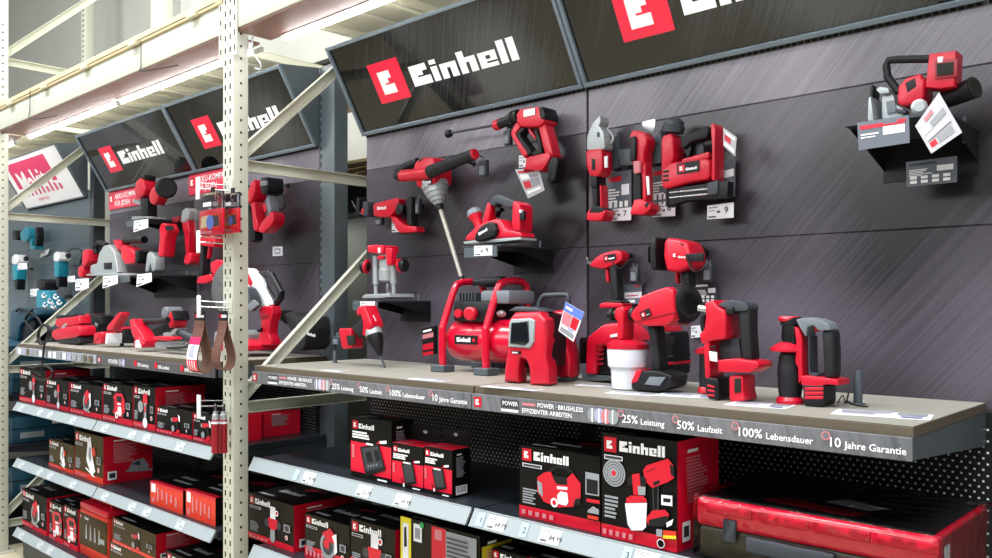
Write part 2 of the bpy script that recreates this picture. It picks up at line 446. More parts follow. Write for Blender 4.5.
def _ls(b):
    f = Face((XL[1], YF - .010, ZT - .070), (1, 0, 0), (0, 0, 1), W, .048, b)
    f.badge(.03, .012, .026); f.text('POWER', .16, .013, .022, WHT); f.disc(.30, .024, .02, PGREY); f.disc(.34, .024, .02, PLAV)
    for k, (u, a) in enumerate(((.50, '25% Leistung'), (.72, '50% Laufzeit'), (.98, '100% Lebensdauer'))):
        f.disc(u - .02, .028, .016, REDP); f.text(a, u, .015, .016, WHT)
part('strip_lettering', s, _ls)
t, s = worktop(XL[0], XL[1], 'grey laminate worktop with pale printed strip under the red sanders', mat('pale_strip', '9AA0A6', .35))
def _ls(b):
    f = Face((XL[0], YF - .010, ZT - .070), (1, 0, 0), (0, 0, 1), W, .048, b)
    for k in range(16):
        f.rect(.05 + k * .074, .006, .10 + k * .074, .042, random.choice((PGREY, PLAV, PAPER, WOODEDGE, PAPER)))
part('strip_lettering', s, _ls)
def shelf(x0, x1, z, label, tags=(), plate=SHELFM):
    t = thing('metal_shelf', label, 'shelf', (x0, YF, z))
    part('shelf_plate', t, lambda b: b.box((x0 + .004, YF - .002, z - .03), (x1 - .004, YW - .004, z), plate, .002, seg=1))
    for x in (x0 + .008, x1 - .008): part('bracket', t, lambda b: bracket_side(b, x, z - .03, .01, .06, ANTH))
    def rail(b):
        P = [(x0 + .007, YF - .004, z + .004), (x0 + .007, YF - .030, z - .040), (x0 + .007, YF - .024, z - .043), (x0 + .007, YF + .001, z - .002)]
        b.prism(P, (x1 - x0 - .014, 0, 0), RAIL)
        b.tube([(x0 + .007, YF - .003, z + .004), (x1 - .007, YF - .003, z + .004)], .0028, RAIL, n=8)
        b.tube([(x0 + .007, YF - .029, z - .041), (x1 - .007, YF - .029, z - .041)], .0028, RAIL, n=8)
    r = part('price_rail', t, rail)
    for u, kind, txt in tags:
        def pt(b):
            v = Vector((0, .026, .044)).normalized()
            f = Face(Vector((x0 + u, YF - .029, z - .0385)) - Vector((0, .0011, 0)), (1, 0, 0), v, .07, .046, b)
            if kind == 'g':
                f.rect(0, .002, .072, .044, mat('grey_tag', 'B9C0C4', .5)); f.lines(.006, .037, .035, .003, 2, PGREY); f.rect(.04, .012, .06, .02, PGREY)
            elif kind == 'n':
                f.rect(0, .002, .028, .044, mat('pale_blue_tag', 'A9BCCB', .5)); f.text(txt, .010, .014, .017, PDARK)
            else:
                f.rect(0, .002, .072, .044, PAPER); f.lines(.006, .037, .035, .003, 2, PGREY)
                f.text(txt, .034, .013, .0135, PDARK)
                for k in range(7): f.rect(.006 + k * .0034, .005, .008 + k * .0034, .012, PDARK)
        part('price_tag', r, pt)
    return t
ux = lambda px, x0, z: at(px, 480, YF - .02).x - x0
shelf(XR[0], XR[1], Z1, 'charcoal metal shelf holding the three charger cartons',
      [(ux(294, XR[0], Z1), 'n', ''), (ux(303, XR[0], Z1), 'p', '59,99'), (ux(357, XR[0], Z1), 'p', '52,99'), (ux(395, XR[0], Z1), 'p', '49,99')])
shelf(XR[1], XR[2], Z1, 'charcoal metal shelf holding the compressor carton and the red wrapped case',
      [(ux(477, XR[1], Z1), 'n', '1'), (ux(487, XR[1], Z1), 'p', '64,99'), (ux(520, XR[1], Z1), 'n', '2'), (ux(540, XR[1], Z1), 'p', '84,99'), (ux(622, XR[1], Z1), 'n', '3'), (ux(634, XR[1], Z1), 'p', '94,99')])
shelf(XR[0], XR[1], Z2, 'lower right-hand shelf under the charger cartons')
shelf(XR[1], XR[2], Z2, 'lower right-hand shelf under the compressor carton')
sp = [(.10, 'g', ''), (.42, 'g', ''), (.58, 'g', ''), (.92, 'g', '')]
shelf(XL[0], XL[1], Z1, 'far charcoal shelf with pale rail holding the first four black cartons', sp)
shelf(XL[1], XL[2], Z1, 'charcoal shelf with pale rail ending behind the cream upright, topmost of its bay', sp)
shelf(XL[0], XL[1], Z2, 'far charcoal shelf holding the bronze sander carton', sp)
shelf(XL[1], XL[2], Z2, 'charcoal shelf holding the two flat orange-red cartons', sp)
shelf(XL[0], XL[1], Z3, 'far bottom shelf holding the black saw carton', sp)
shelf(XL[1], XL[2], Z3, 'bottom shelf beside the cream upright, low in the left run', sp)
for z, n in ((ZT - .03, 'top'), (1.0, 'second'), (.66, 'third'), (.3, 'bottom')):
    shelf(XM[1], XM[2] - .02, z, '%s dark shelf of the turquoise tool bay' % n, plate=TEALD if n == 'top' else SHELFM)
# ------------------------------------------------------------------ header signs
SB, ST2, SD = 2.362, 2.715, .205      # bottom z, top z, lean towards the aisle
def sign(x0, x1, label, face_mat, frame_mat, draw, bez=.016):
    t = thing('header_sign', label, 'sign', (x0, YW, SB))
    yb, yt = YW - .012, YW - .012 - SD
    def case(b):
        P = [(x0 + .002, yb, SB), (x0 + .002, yt, ST2), (x0 + .002, YW - .0015, ST2 + .025), (x0 + .002, YW - .0015, SB)]
        b.prism(P, (x1 - x0 - .004, 0, 0), ANTH2)
    part('sign_case', t, case)
    part('slot_strip', t, lambda b: [b.box((x0 + .004 + k * .02, YW - .003, SB - .009), (x0 + .018 + k * .02, YW - .0012, SB - .0005), HOLE) for k in range(int((x1 - x0) / .02))])
    v = Vector((0, yt - yb, ST2 - SB)); L = v.length; v.normalize()
    o = Vector((x0 + .002, yb, SB)); w = x1 - x0 - .004
    n = Vector((1, 0, 0)).cross(v)
    def frame(b):
        for (u0, v0, u1, v1) in ((0, 0, w, bez), (0, L - bez, w, L), (0, bez, bez, L - bez), (w - bez, bez, w, L - bez)):
            Q = [o + Vector((u, 0, 0)) + v * q for u, q in ((u0, v0), (u1, v0), (u1, v1), (u0, v1))]
            b.prism(Q, n * .014, frame_mat, .002, 1)
    part('sign_frame', t, frame)
    def face(b):
        f = Face(o + n * .002, (1, 0, 0), v, w, L, b); f.rect(bez, bez, w - bez, L - bez, face_mat)
    fo = part('sign_face', t, face)
    b = MB(); f = Face(o + n * .003, (1, 0, 0), v, w, L, b); draw(f); b.build('sign_logo', fo)
    return t
_o = Vector((XR[0] + .002, YW - .012, SB)); _v = Vector((0, -SD, ST2 - SB)).normalized(); _n = Vector((1, 0, 0)).cross(_v)
def uv(x, y):
    p = atplane(x, y, _o, _n) - _o; return p.x, p.dot(_v)
LB = uv(382.7, 103.9); LT = uv(366.6, 65.8); RB = uv(412.3, 96.5)
WB0 = uv(416, 86.5); WT0 = uv(407, 64); WE = uv(521, 58); WTE = uv(513, 35)
print('LOGO', LB, LT, RB, WB0, WT0, WE, WTE)
SIGNRED = mat('sign_red', 'E01A40', .25)
def draw_e(f):
    h = LT[1] - LB[1]; w = RB[0] - LB[0]
    f.rect(LB[0], LB[1], LB[0] + w, LB[1] + h, SIGNRED)
    f.word(LB[0] + w * .22, LB[1] + h * .2, h * .58, WHT, 'E')
    f.word(WB0[0], WB0[1], WTE[1] - WE[1], WHT, sx=(WE[0] - WB0[0]) / ((WTE[1] - WE[1]) / 7.2 * 31.7))
sign(XR[0], XR[1], 'black glossy header sign with white wordmark above the pole mixer', FILM2, FRAME, draw_e)
sign(XR[1], XR[2], 'black glossy header sign cut by the photo edge above the nailer', FILM2, FRAME, draw_e)
sign(XR[2], XR[3], 'black glossy header sign beyond the biscuit jointer', FILM2, FRAME, draw_e)
sign(XL[0], XL[1], 'black glossy header sign above the red drywall sander, farthest of the black ones', FILM2, FRAME, draw_e)
sign(XL[1], XL[2] - .06, 'black glossy header sign half hidden by the cream upright', FILM2, FRAME, draw_e)
def draw_m(f):
    w, L = f.w, f.h
    f.rect(.10, .165, .90, L - .04, MAG); f.text('Makita', .17, .12, .17, WHT, .84); f.text('Makita', .178, .12, .17, WHT, .84)
    for k in range(9): f.rect(.20 + k * .085, .095, .235 + k * .085, .165 - .012 * (k % 3), MAG)
    f.text('POWER TOOLS', .36, .045, .022, MAG)
sign(XM[1] , XM[2] - .05, 'white header sign with magenta block above the turquoise tools', mat('white_sign_face', 'F4F4F8', .3), mat('slate_sign_frame', '5C686E', .4), draw_m, bez=.01)
# ------------------------------------------------------------------ pallet rack
RY0, RY1 = 1.755, 2.86
def rack_frame(xc, label, group=None):
    t = thing('rack_upright_frame', label, 'rack frame', (xc, RY0, 0), group)
    w, d = .084, .068
    for y, nm in ((RY0, 'front_post'), (RY1 - d, 'rear_post')):
        def post(b):
            b.box((xc - w / 2, y, .012), (xc + w / 2, y + d, 4.6), RACK, .004, seg=2)
            z = .12
            while z < 3.4:
                for sx in (-.021, .017):
                    b.box((xc + sx - .004, y - .0008, z), (xc + sx + .005, y + .001, z + .022), HOLE)
                    b.box((xc + w / 2 - .001, y + d * .5 - .004, z + .02), (xc + w / 2 + .0008, y + d * .5 + .004, z + .03), HOLE)
                for sx in (-.006,):
                    b.box((xc + sx - .002, y - .0008, z + .034), (xc + sx + .003, y + .001, z + .039), HOLE)
                z += .05
        part(nm, t, post)
        part('foot_plate', t, lambda b: b.box((xc - .07, y - .03, 0), (xc + .07, y + d + .03, .012), RACK))
    def br(y0, z0, y1, z1, name):
        def f(b):
            a = Vector((0, y0, z0)); c = Vector((0, y1, z1)); dd = (c - a).normalized(); n = Vector((0, -dd.z, dd.y)) * .0235
            P = [Vector((xc - .004, 0, 0)) + q for q in (a - n, c - n, c + n, a + n)]
            b.prism(P, (.004, 0, 0), RACK)
            for sgn in (-1, 1):                                   # the two lips of the channel
                b.prism([Vector((xc - .004, 0, 0)) + q for q in (a + n * sgn, c + n * sgn, c + n * sgn * .86, a + n * sgn * .86)], (.026, 0, 0), RACK)
            for q in (a, c): b.cyl(q + Vector((xc - .008, 0, 0)), q + Vector((xc + .006, 0, 0)), .008, GRY, n=10)
        part(name, t, f)
    y0, y1 = RY0 + d * .75, RY1 - d * .75
    for z in (.18, 1.176, 2.169, 3.17): br(y0, z, y1, z, 'horizontal_brace')
    for z in (.24, 1.215, 2.21, 3.21): br(y0, z, y1, z + .93, 'diagonal_brace')
    return t
rack_frame(-3.132, 'cream pallet rack frame with braces standing between the left and right display bays')
rack_frame(-6.055, 'cream pallet rack frame with braces beside the turquoise tools')
def beam(x0, x1, y, label):
    t = thing('rack_beam', label, 'beam', (x0, y, 2.7))
    def f(b):
        b.box((x0, y - .002, 2.708), (x1, y + .05, 2.828), RACK, .004)
        b.box((x0, y + .006, 2.700), (x1, y + .165, 2.7085), BROWNCAP)
    part('beam_profile', t, f)
    for x, s in ((x0, 1), (x1, -1)):
        def e(b):
            b.box((min(x, x + s * .03), y - .008, 2.60), (max(x, x + s * .03), y - .0025, 2.92), RACK, .001, seg=1)
            for k in range(5): b.box((x + s * .012 - .004, y - .0088, 2.62 + k * .06), (x + s * .012 + .004, y - .0079, 2.642 + k * .06), HOLE)
        part('end_connector', t, e)
    return t
fx = [-9.02, -6.055 - .042, -6.055 + .042, -3.132 - .042, -3.132 + .042, -.21]
beam(fx[2], fx[3], RY0 + .006, 'cream front rack beam over the left display bays')
beam(fx[4], fx[5], RY0 + .006, 'cream front rack beam over the right display bays')
beam(fx[0], fx[1], RY0 + .006, 'cream front rack beam over the turquoise tools')
beam(fx[2], fx[3], RY1 - .06, 'cream rear rack beam behind the left header signs')
beam(fx[4], fx[5], RY1 - .06, 'cream rear rack beam behind the right header signs')
DECK = mat('cream_deck', 'E2DEC8', .4, var=.04, scale=6)
# planks of the upper level, each one a steel tray with turned-down ribs
def plank(x0, w):
    t = thing('rack_deck_plank', 'cream steel deck plank with turned-down ribs under the upper rack level', 'deck plank', (x0, RY0, 2.84), 'steel deck planks of the upper rack level')
    def f(b):
        b.box((x0, RY0 + .045, 2.830), (x0 + w, RY1, 2.834), DECK)
        for u in (0, w - .03): b.box((x0 + u, RY0 + .07, 2.795), (x0 + u + .03, RY1 - .07, 2.830), DECK, .003, seg=1)
        b.box((x0 + w * .5 - .02, RY0 + .07, 2.815), (x0 + w * .5 + .02, RY1 - .07, 2.830), DECK, .003, seg=1)
    part('deck_tray', t, f); return t
x = fx[2] + .02; n = 0; first = None
for lo, hi in ((fx[0], fx[1]), (fx[2], fx[3]), (fx[4], fx[5])):
    x = lo + .02
    while x + .46 < hi:
        if first is None: first = plank(x, .455); fx0 = x
        else: dup(first, (x - fx0, 0, 0))
        x += .475
# timber batten and clips on the front beam
def batten(x0, x1, label):
    t = thing('wooden_batten', label, 'batten', (x0, RY0, 2.83))
    part('timber', t, lambda b: b.box((x0, RY0 - .006, 2.829), (x1, RY0 + .040, 2.872), WOOD, .003))
    part('groove_line', t, lambda b: b.box((x0 + .05, RY0 - .0075, 2.842), (x1 - .05, RY0 - .0055, 2.845), HOLE))
    x = x0 + .25
    while x < x1 - .1:
        part('clip', t, lambda b: b.box((x, RY0 - .024, 2.822), (x + .075, RY0 - .0065, 2.846), RACK2, .002)); x += .58
batten(fx[2], fx[3], 'pale timber batten with clips lying along the left front rack beam')
batten(fx[4], fx[5], 'pale timber batten with clips lying along the right front rack beam')
# slim light tubes under the front beam
LAMP = mat('lamp_diffuser', 'FFFFFF', .4, emit=30.)
def tube_light(x0, x1, label):
    t = thing('tube_light', label, 'light', (x0, RY0 + .09, 2.69))
    part('diffuser', t, lambda b: b.tube([(x0, RY0 + .19, 2.690), (x1, RY0 + .19, 2.690)], .007, LAMP, n=10))
    part('end_cap', t, lambda b: b.box((x1, RY0 + .18, 2.681), (x1 + .06, RY0 + .20, 2.700), OFFW, .003))
    part('mounting_rail', t, lambda b: b.box((x0, RY0 + .160, 2.6970), (x1, RY0 + .190, 2.6999), OFFW, .001, seg=1))
tube_light(-8.0, -6.3, 'added slim tube light brightening the white sign over the turquoise tools')  # extra tube, added to brighten the white sign of this bay
tube_light(-6.0, -4.65, 'slim white tube light under the rack beam, farther one')
tube_light(-4.6, -3.25, 'slim white tube light under the rack beam beside the cream upright')
tube_light(-3.0, -1.7, 'slim white tube light under the right rack beam above the pole mixer')
tube_light(-1.62, -.32, 'slim white tube light under the right rack beam above the nailer')
def cable(name, label, pts, r=.0035, m=None):
    b = MB(); b.tube(smooth_curve([Vector(p) for p in pts]), r, m or OFFW, n=8); o = b.build(name, None, pts[0]); return tag(o, label, 'cable')
cable('power_cable', 'short white cable loop hanging beside the cream upright below the beam',
      [(-3.08, 1.835, 2.70), (-3.07, 1.83, 2.64), (-3.045, 1.83, 2.60), (-3.03, 1.84, 2.575), (-3.045, 1.85, 2.555), (-3.075, 1.845, 2.565)])
cable('power_cable', 'thin black cable looped over the beam near the nearer tube light',
      [at(140, 41, RY0 - .034), at(141, 45, RY0 - .016), at(141, 66, RY0 - .004), (at(141, 66, RY0).x + .01, RY0 + .002, 2.694), (at(141, 66, RY0).x + .25, RY0 + .06, 2.688)], .0022, BLK)
cable('power_cable', 'thin black cable looped over the beam at the far tube light',
      [at(30, 90, RY0 - .034), at(30, 95, RY0 - .016), at(30, 108, RY0 - .004), (at(30, 108, RY0).x + .01, RY0 + .002, 2.692), (at(30, 108, RY0).x + .25, RY0 + .06, 2.684)], .0022, BLK)
# rear rack behind, seen through the gap and above the beams
t = thing('wooden_pallet', 'pale wooden pallet seen through the gap between the display bays', 'pallet', (-3.7, 2.95, 2.36))
part('deck_boards', t, lambda b: [b.box((-5.0, 2.95 + k * .12, 2.40), (-3.3, 3.05 + k * .12, 2.42), WOOD, .002, seg=1) for k in range(4)])
part('bearer', t, lambda b: [b.box((-5.0 + k * .75, 2.95, 2.341), (-4.9 + k * .75, 3.41, 2.3995), WOOD) for k in range(3)])
t = thing('storage_rack', 'dark storage rack carrying the wooden pallet behind the gap', 'rack', (-3.7, 2.95, 0))
part('shelf', t, lambda b: b.box((-5.0, 3.2, 2.16), (-3.3, 3.40, 2.34), BLK))
for x in (-5.0, -3.36): part('leg', t, lambda b: b.box((x, 2.95, 0), (x + .06, 3.40, 2.16), ANTH2))
part('back_sheet', t, lambda b: b.box((-6.2, 3.40, .1), (-3.3, 3.41, 2.16), mat('olive_sheet', '62655B', .6)))
for xx, lab in ((-6.95, 'cream perforated rack post far behind above the left beam'), (-8.6, 'cream perforated rack post far behind at the photo edge')):
    t = thing('rack_post', lab, 'rack post', (xx, 3.25, 0))
    def f(b):
        b.box((xx, 3.25, 0), (xx + .1, 3.33, 5), RACK, .003)
        for k in range(40): b.box((xx + .03, 3.2492, 2.9 + k * .05), (xx + .042, 3.2505, 2.925 + k * .05), HOLE); b.box((xx + .06, 3.2492, 2.9 + k * .05), (xx + .072, 3.2505, 2.925 + k * .05), HOLE)
    part('post', t, f)
# ------------------------------------------------------------------ light: hall ceiling lamps over the aisle, added fill lights and ambient
def area(name, loc, size, power, aim, col=(1, 1, 1)):
    d = bpy.data.lights.new(name, 'AREA'); d.shape = 'RECTANGLE'; d.size, d.size_y = size; d.energy = power; d.color = col
    o = bpy.data.objects.new(name, d); COL.objects.link(o); o.location = loc
    o.rotation_euler = (Vector(aim) - Vector(loc)).to_track_quat('-Z', 'Y').to_euler(); return o
area('gap_fill_light', (-4.6, 3.1, 2.10), (.6, .2), 2.2, (-4.45, 3.4, 1.0))  # added fill light, brightens the olive sheet behind the gap
for i, x in enumerate((-8.0, -5.2, -2.4, .4)):
    area('ceiling_lamp', (x, -.1, 5.6), (1.8, .6), 105, (x, 1.5, 1.2), (.97, .99, 1))
area('ceiling_lamp', (-4.2, 3.15, 5.2), (2.5, .5), 60, (-4.2, 3.1, 0))  # unseen lamp added to lift the wall and pallet behind the gap
area('front_fill_light', (-2.8, -3.0, 3.9), (9, 1.2), 160, (-2.8, 2.3, 1.7), (.95, .98, 1))  # unseen frontal fill, added so the forward-tilted sign faces get light
w = bpy.data.worlds.new('world'); SC.world = w; w.use_nodes = True
w.node_tree.nodes['Background'].inputs[0].default_value = (.93, .96, 1, 1); w.node_tree.nodes['Background'].inputs[1].default_value = .42
SC.view_settings.exposure = 0.56
# ------------------------------------------------------------------ tools on the right-hand bays
def crop(x0, y0, k):
    return lambda *p: [(x0 + a / k, y0 + b / k) for a, b in p]
def one(K, x, y): return K((x, y))[0]
class Tool:
    def __init__(s, name, label, cat, K, Y, base, group=None, zmin=None):
        s.K = K; s.Y = Y; s.o = thing(name, label, cat, at(*one(K, *base), Y), group); s.last = None
        if zmin is not None: s.o['_zmin'] = zmin + .0008
    def p(s, pts, Y=None): return at(*one(s.K, *pts), s.Y if Y is None else Y)
    def prism(s, name, pts, t, m, dY=0., bev=.008, rnd=1, parent=None, comp=True, label=None):
        b = MB(); b.px(s.K(*pts), s.Y + dY, t, m, bev, rnd, comp); s.last = b.build(name, parent or s.o)
        if label: s.last['label'] = label
        return s.last
    def mb(s, name, fn, parent=None):
        b = MB(); fn(b); s.last = b.build(name, parent or s.o); return s.last
    def tube(s, name, pts, r, m, parent=None, n=12, sm=0):
        P = [at(*one(s.K, q[0], q[1]), s.Y + (q[2] if len(q) > 2 else 0)) for q in pts]
        if sm: P = smooth_curve(P, sm)
        b = MB(); b.tube(P, r, m, n=n); s.last = b.build(name, parent or s.o); return s.last
    def plate(s, name, pts, dY, m, parent=None, e=.001):
        """thin printed label standing just proud of the tool side"""
        P = [at(*one(s.K, *q), s.Y + dY) for q in pts]
        b = MB(); b.prism(P, (0, e, 0), m); s.last = b.build(name, parent or s.o); return s.last
    def hook(s, pts, m=None):
        P = s.p(pts)
        s.mb('hanging_hook', lambda b: (b.cyl(P, (P.x, YW - .0006, P.z), .004, m or BLK, n=10), b.cyl((P.x, YW - .006, P.z), (P.x, YW - .0006, P.z), .012, m or BLK, n=12)))
def wordmark(tool, parent, a, b_, dY, h, back=BLK, pad=.25, badge=True):
    """small white word on a dark label between two pixel points along its base line"""
    A = at(*one(tool.K, *a), tool.Y + dY); B = at(*one(tool.K, *b_), tool.Y + dY)
    u = (B - A); L = u.length; u.normalize(); v = Vector((0, 0, 1)); v = (v - u * v.dot(u)).normalized()
    b = MB(); f = Face(A, u, v, L, h, b)
    if back: f.rect(-h * pad, -h * pad, L + h * pad, h * (1 + pad), back)
    x = 0
    if badge: f.badge(0, 0, h); x = h * 1.2
    k = (L - x) / (34 / 7.2)
    f.word(x, h * .1, min(h * .85, k), WHT); return b.build('brand_label', parent)
def sectag(xy, Y, size, label, cord=()):
    """grey security tag on a coiled cord"""
    x0, y0, x1, y1 = xy; t = thing('security_tag', label, 'security tag', at((x0 + x1) / 2, y0, Y), 'grey security tags on the display tools' if False else None)
    a = at(x0, y0, Y); c = at(x1, y1, Y); w = abs(c.x - a.x); h = abs(a.z - c.z)
    part('tag_body', t, lambda b: b.box((a.x, Y - .010, c.z), (c.x, Y + .010, a.z), DGR, .004))
    part('tag_plate', t, lambda b: b.box((a.x + w * .2, Y - .0125, c.z + h * .08), (c.x - w * .2, Y - .0098, a.z - h * .35), GRY, .001, seg=1))
    part('eyelet', t, lambda b: b.tube([((a.x + c.x) / 2 + .007 * math.cos(q), Y, a.z + .006 + .007 * math.sin(q)) for q in [i * math.pi / 6 for i in range(12)]], .002, GRY, closed=True, n=8))
    if cord:
        part('cord', t, lambda b: b.tube(smooth_curve([((a.x + c.x) / 2, Y, a.z + .012)] + [at(px, py, yy) for px, py, yy in cord], 6), .0022, BLK, n=8))
    return t
def card(name, label, pts, Y, base, prints, cat='information card', thick=.0015, lean=0.):
    """flat printed card from its four pixel corners (bl, br, tr, tl)"""
    P = [at(x, y, Y + (lean if i in (1, 2) else 0)) for i, (x, y) in enumerate(pts)]
    t = thing(name, label, cat, P[0])
    n = (P[1] - P[0]).cross(P[3] - P[0]).normalized()
    part('card_sheet', t, lambda b: b.prism(P, -n * thick, base))
    b = MB(); k = [0]
    def Q(u, v): 
        return P[0] * (1 - u) * (1 - v) + P[1] * u * (1 - v) + P[2] * u * v + P[3] * (1 - u) * v
    for (u0, v0, u1, v1, m) in prints:
        k[0] += 1; e = n * (.0005 + .0002 * k[0])
        b.add([Q(u0, v0) + e, Q(u1, v0) + e, Q(u1, v1) + e, Q(u0, v1) + e], [[0, 1, 2, 3]], m)
    b.build('card_print', t); return t
def info(seed, red=True, head=REDP):
    R = random.Random(seed); out = []
    out.append((.06, .80, .6, .90, head if red else WHT))
    for i in range(5): out.append((.06, .62 - i * .06, .06 + R.uniform(.25, .5), .65 - i * .06, WHT))
    for i in range(8): out.append((.08 + (i % 4) * .22, .26 - (i // 4) * .17, .22 + (i % 4) * .22, .38 - (i // 4) * .17, WHT))
    out.append((.62, .5, .94, .72, PAPER)); return out
def pricecard(num, label, pts, Y, up=.28):
    t = card('price_card', label, pts, Y, PAPER, [(.05, .75, .4, .85, PGREY), (.05, .55, .3, .62, PGREY), (.05, .1, .35, .2, PDARK), (.38, .4, .5, .55, PDARK)], 'price card')
    P = [at(x, y, Y) for x, y in pts]
    if num:
        b = MB(); f = Face(P[0] + Vector((0, -.0012, 0)), (P[1] - P[0]).normalized(), (0, 0, 1), 1, 1, b); w = (P[1] - P[0]).length; h = (P[3] - P[0]).length
        f.text(num, w * .66, h * .38, h * .45, PDARK); b.build('card_number', t)
    return t
# ---- A: pressure washer gun
K = crop(440, 96, 5.071)
T = Tool('pressure_washer_gun', 'red and black cordless pressure washer gun with long lance below the left header sign', 'pressure washer', K, 2.315, (480, 200))
h = T.prism('housing', [(400, 82), (425, 58), (545, 45), (580, 80), (584, 125), (545, 148), (430, 150), (400, 125)], .075, RED, bev=.014)
wordmark(T, h, (428, 100), (478, 90), -.040, .016, WHT, badge=False)
T.prism('motor_cap', [(515, 52), (555, 44), (588, 85), (580, 108), (545, 112), (525, 85)], .08, BLK, bev=.012)
T.prism('front_strut', [(400, 128), (435, 148), (392, 190), (482, 288), (455, 312), (362, 190)], .05, RED, bev=.01)
T.prism('strut_lining', [(428, 156), (450, 160), (412, 192), (498, 282), (470, 300), (388, 192)], .044, RUB, bev=.008)
T.prism('grip', [(500, 130), (552, 128), (600, 262), (608, 300), (560, 305), (530, 225)], .05, RED, bev=.014)
T.prism('grip_lining', [(484, 165), (510, 168), (538, 232), (548, 290), (480, 300), (470, 284), (522, 262), (505, 215)], .042, RUB, bev=.01)
T.prism('trigger', [(446, 170), (462, 162), (504, 212), (492, 218)], .022, RED, bev=.005)
T.prism('battery_mount', [(455, 308), (600, 280), (612, 300), (590, 335), (552, 375), (446, 365), (430, 385), (450, 345)], .07, RED, bev=.012)
T.prism('cap_disc', [(556, 340), (590, 304), (628, 308), (634, 335), (606, 428), (572, 436), (550, 412)], .05, BLK, dY=-.02, bev=.016, rnd=2)
a = T.p((402, 103)); c = T.p((300, 143)); d = (c - a)
T.mb('nozzle_housing', lambda b: b.lathe(a, d, [(0, .026), (.012, .028), (.014, .024), (.022, .024), (.024, .028), (.032, .028), (.034, .023), (.045, .023), (.047, .02), (d.length, .018)], BLK))
T.mb('collar', lambda b: b.lathe(c - d.normalized() * .004, d, [(0, .019), (.008, .021), (.024, .019), (.036, .008)], RED))
T.tube('lance', [(262, 150), (50, 188)], .0052, DGR)
e = T.p((52, 188)); T.mb('spray_tip', lambda b: b.lathe(e, d, [(-.004, .012), (.004, .016), (.018, .016), (.022, .009)], BLK))
T.hook((520, 100)); T.hook((300, 144))
sectag((440 + 330 / 5.071, 96 + 180 / 5.071, 440 + 362 / 5.071, 96 + 246 / 5.071), 2.33, .03, 'grey security tag hanging under the nozzle of the pressure washer gun', [(440 + 345 / 5.071, 96 + 160 / 5.071, 2.32), (440 + 350 / 5.071, 96 + 120 / 5.071, 2.322)])
sectag((440 + 200 / 5.071, 96 + 330 / 5.071, 440 + 242 / 5.071, 96 + 405 / 5.071), 2.33, .03, 'grey security tag hanging from the right handle of the pole mixer', [(440 + 205 / 5.071, 96 + 305 / 5.071, 2.32), (440 + 180 / 5.071, 96 + 285 / 5.071, 2.29)])
card('information_card', 'tilted pale information leaflet hanging under the pressure washer gun', [(440 + x / 5.071, 96 + y / 5.071) for x, y in ((446, 520), (530, 478), (500, 366), (380, 372))], 2.30, mat('leaflet_silver', 'B9B8BE', .45),
     [(.08, .85, .8, .93, REDP), (.1, .62, .5, .8, WHT), (.1, .3, .45, .55, REDP), (.5, .3, .9, .6, PGREY), (.1, .12, .85, .22, WHT), (.5, .65, .9, .8, PGREY)])
pricecard('', 'small white price card behind the battery mount of the pressure washer gun', [(440 + x / 5.071, 96 + y / 5.071) for x, y in ((400, 365), (462, 355), (458, 298), (400, 303))], 2.33)
# ---- B: pole mixer
K = crop(350, 140, 5.071)
T = Tool('pole_mixer', 'red paint and mortar mixer with long steel rod pointing down', 'mixer', K, 2.30, (420, 160))
h = T.prism('housing', [(335, 145), (350, 108), (375, 90), (430, 78), (488, 78), (502, 105), (503, 205), (470, 228), (370, 235), (352, 200)], .10, RED, bev=.02)
T.prism('vent_slot', [(365, 100), (408, 86), (412, 92), (370, 108)], .07, BLK, bev=.004, dY=-.017, parent=h)
T.tube('front_handle', [(262, 182, -.03), (330, 176, -.055), (408, 168, -.06)], [.024, .024, .023], RED)
T.tube('handle_end', [(240, 165, .0), (246, 178, -.025), (266, 182, -.034)], [.018, .024, .0235], RUB)
T.tube('left_handle', [(248, 160, 0), (290, 135, .02), (345, 112, .03)], [.018, .02, .02], RUB, sm=4)
T.tube('right_handle', [(404, 162, -.06), (420, 156, -.06), (520, 116, -.05), (630, 72, -.04)], [.026, .0255, .023, .022], RUB)
T.tube('handle_rim', [(628, 73, -.04), (637, 69, -.04)], [.0225, .019], RED)
wordmark(T, h, (368, 222), (412, 222), -.053, .014, BLK, badge=False)
a = T.p((430, 222)); c = T.p((455, 342)); d = c - a; L = d.length
T.mb('gear_case', lambda b: b.lathe(a, d, [(0, .056), (L * .2, .055), (L * .22, .050), (L * .4, .048), (L * .42, .043), (L * .58, .04), (L * .6, .034), (L * .74, .031), (L * .76, .024), (L * .88, .020)], SIL))
T.mb('chuck', lambda b: b.lathe(a + d * .88, d, [(0, .016), (.01, .017), (.022, .015), (.024, .011)], BLK))
T.tube('stirring_rod', [(453, 336), (458, 348), (566, 700)], [.0098, .0098, .0088], ROD)
T.tube('rod_coupling', [(564, 693), (572, 722)], [.011, .013], BLK)
T.hook((345, 118)); T.hook((545, 106))
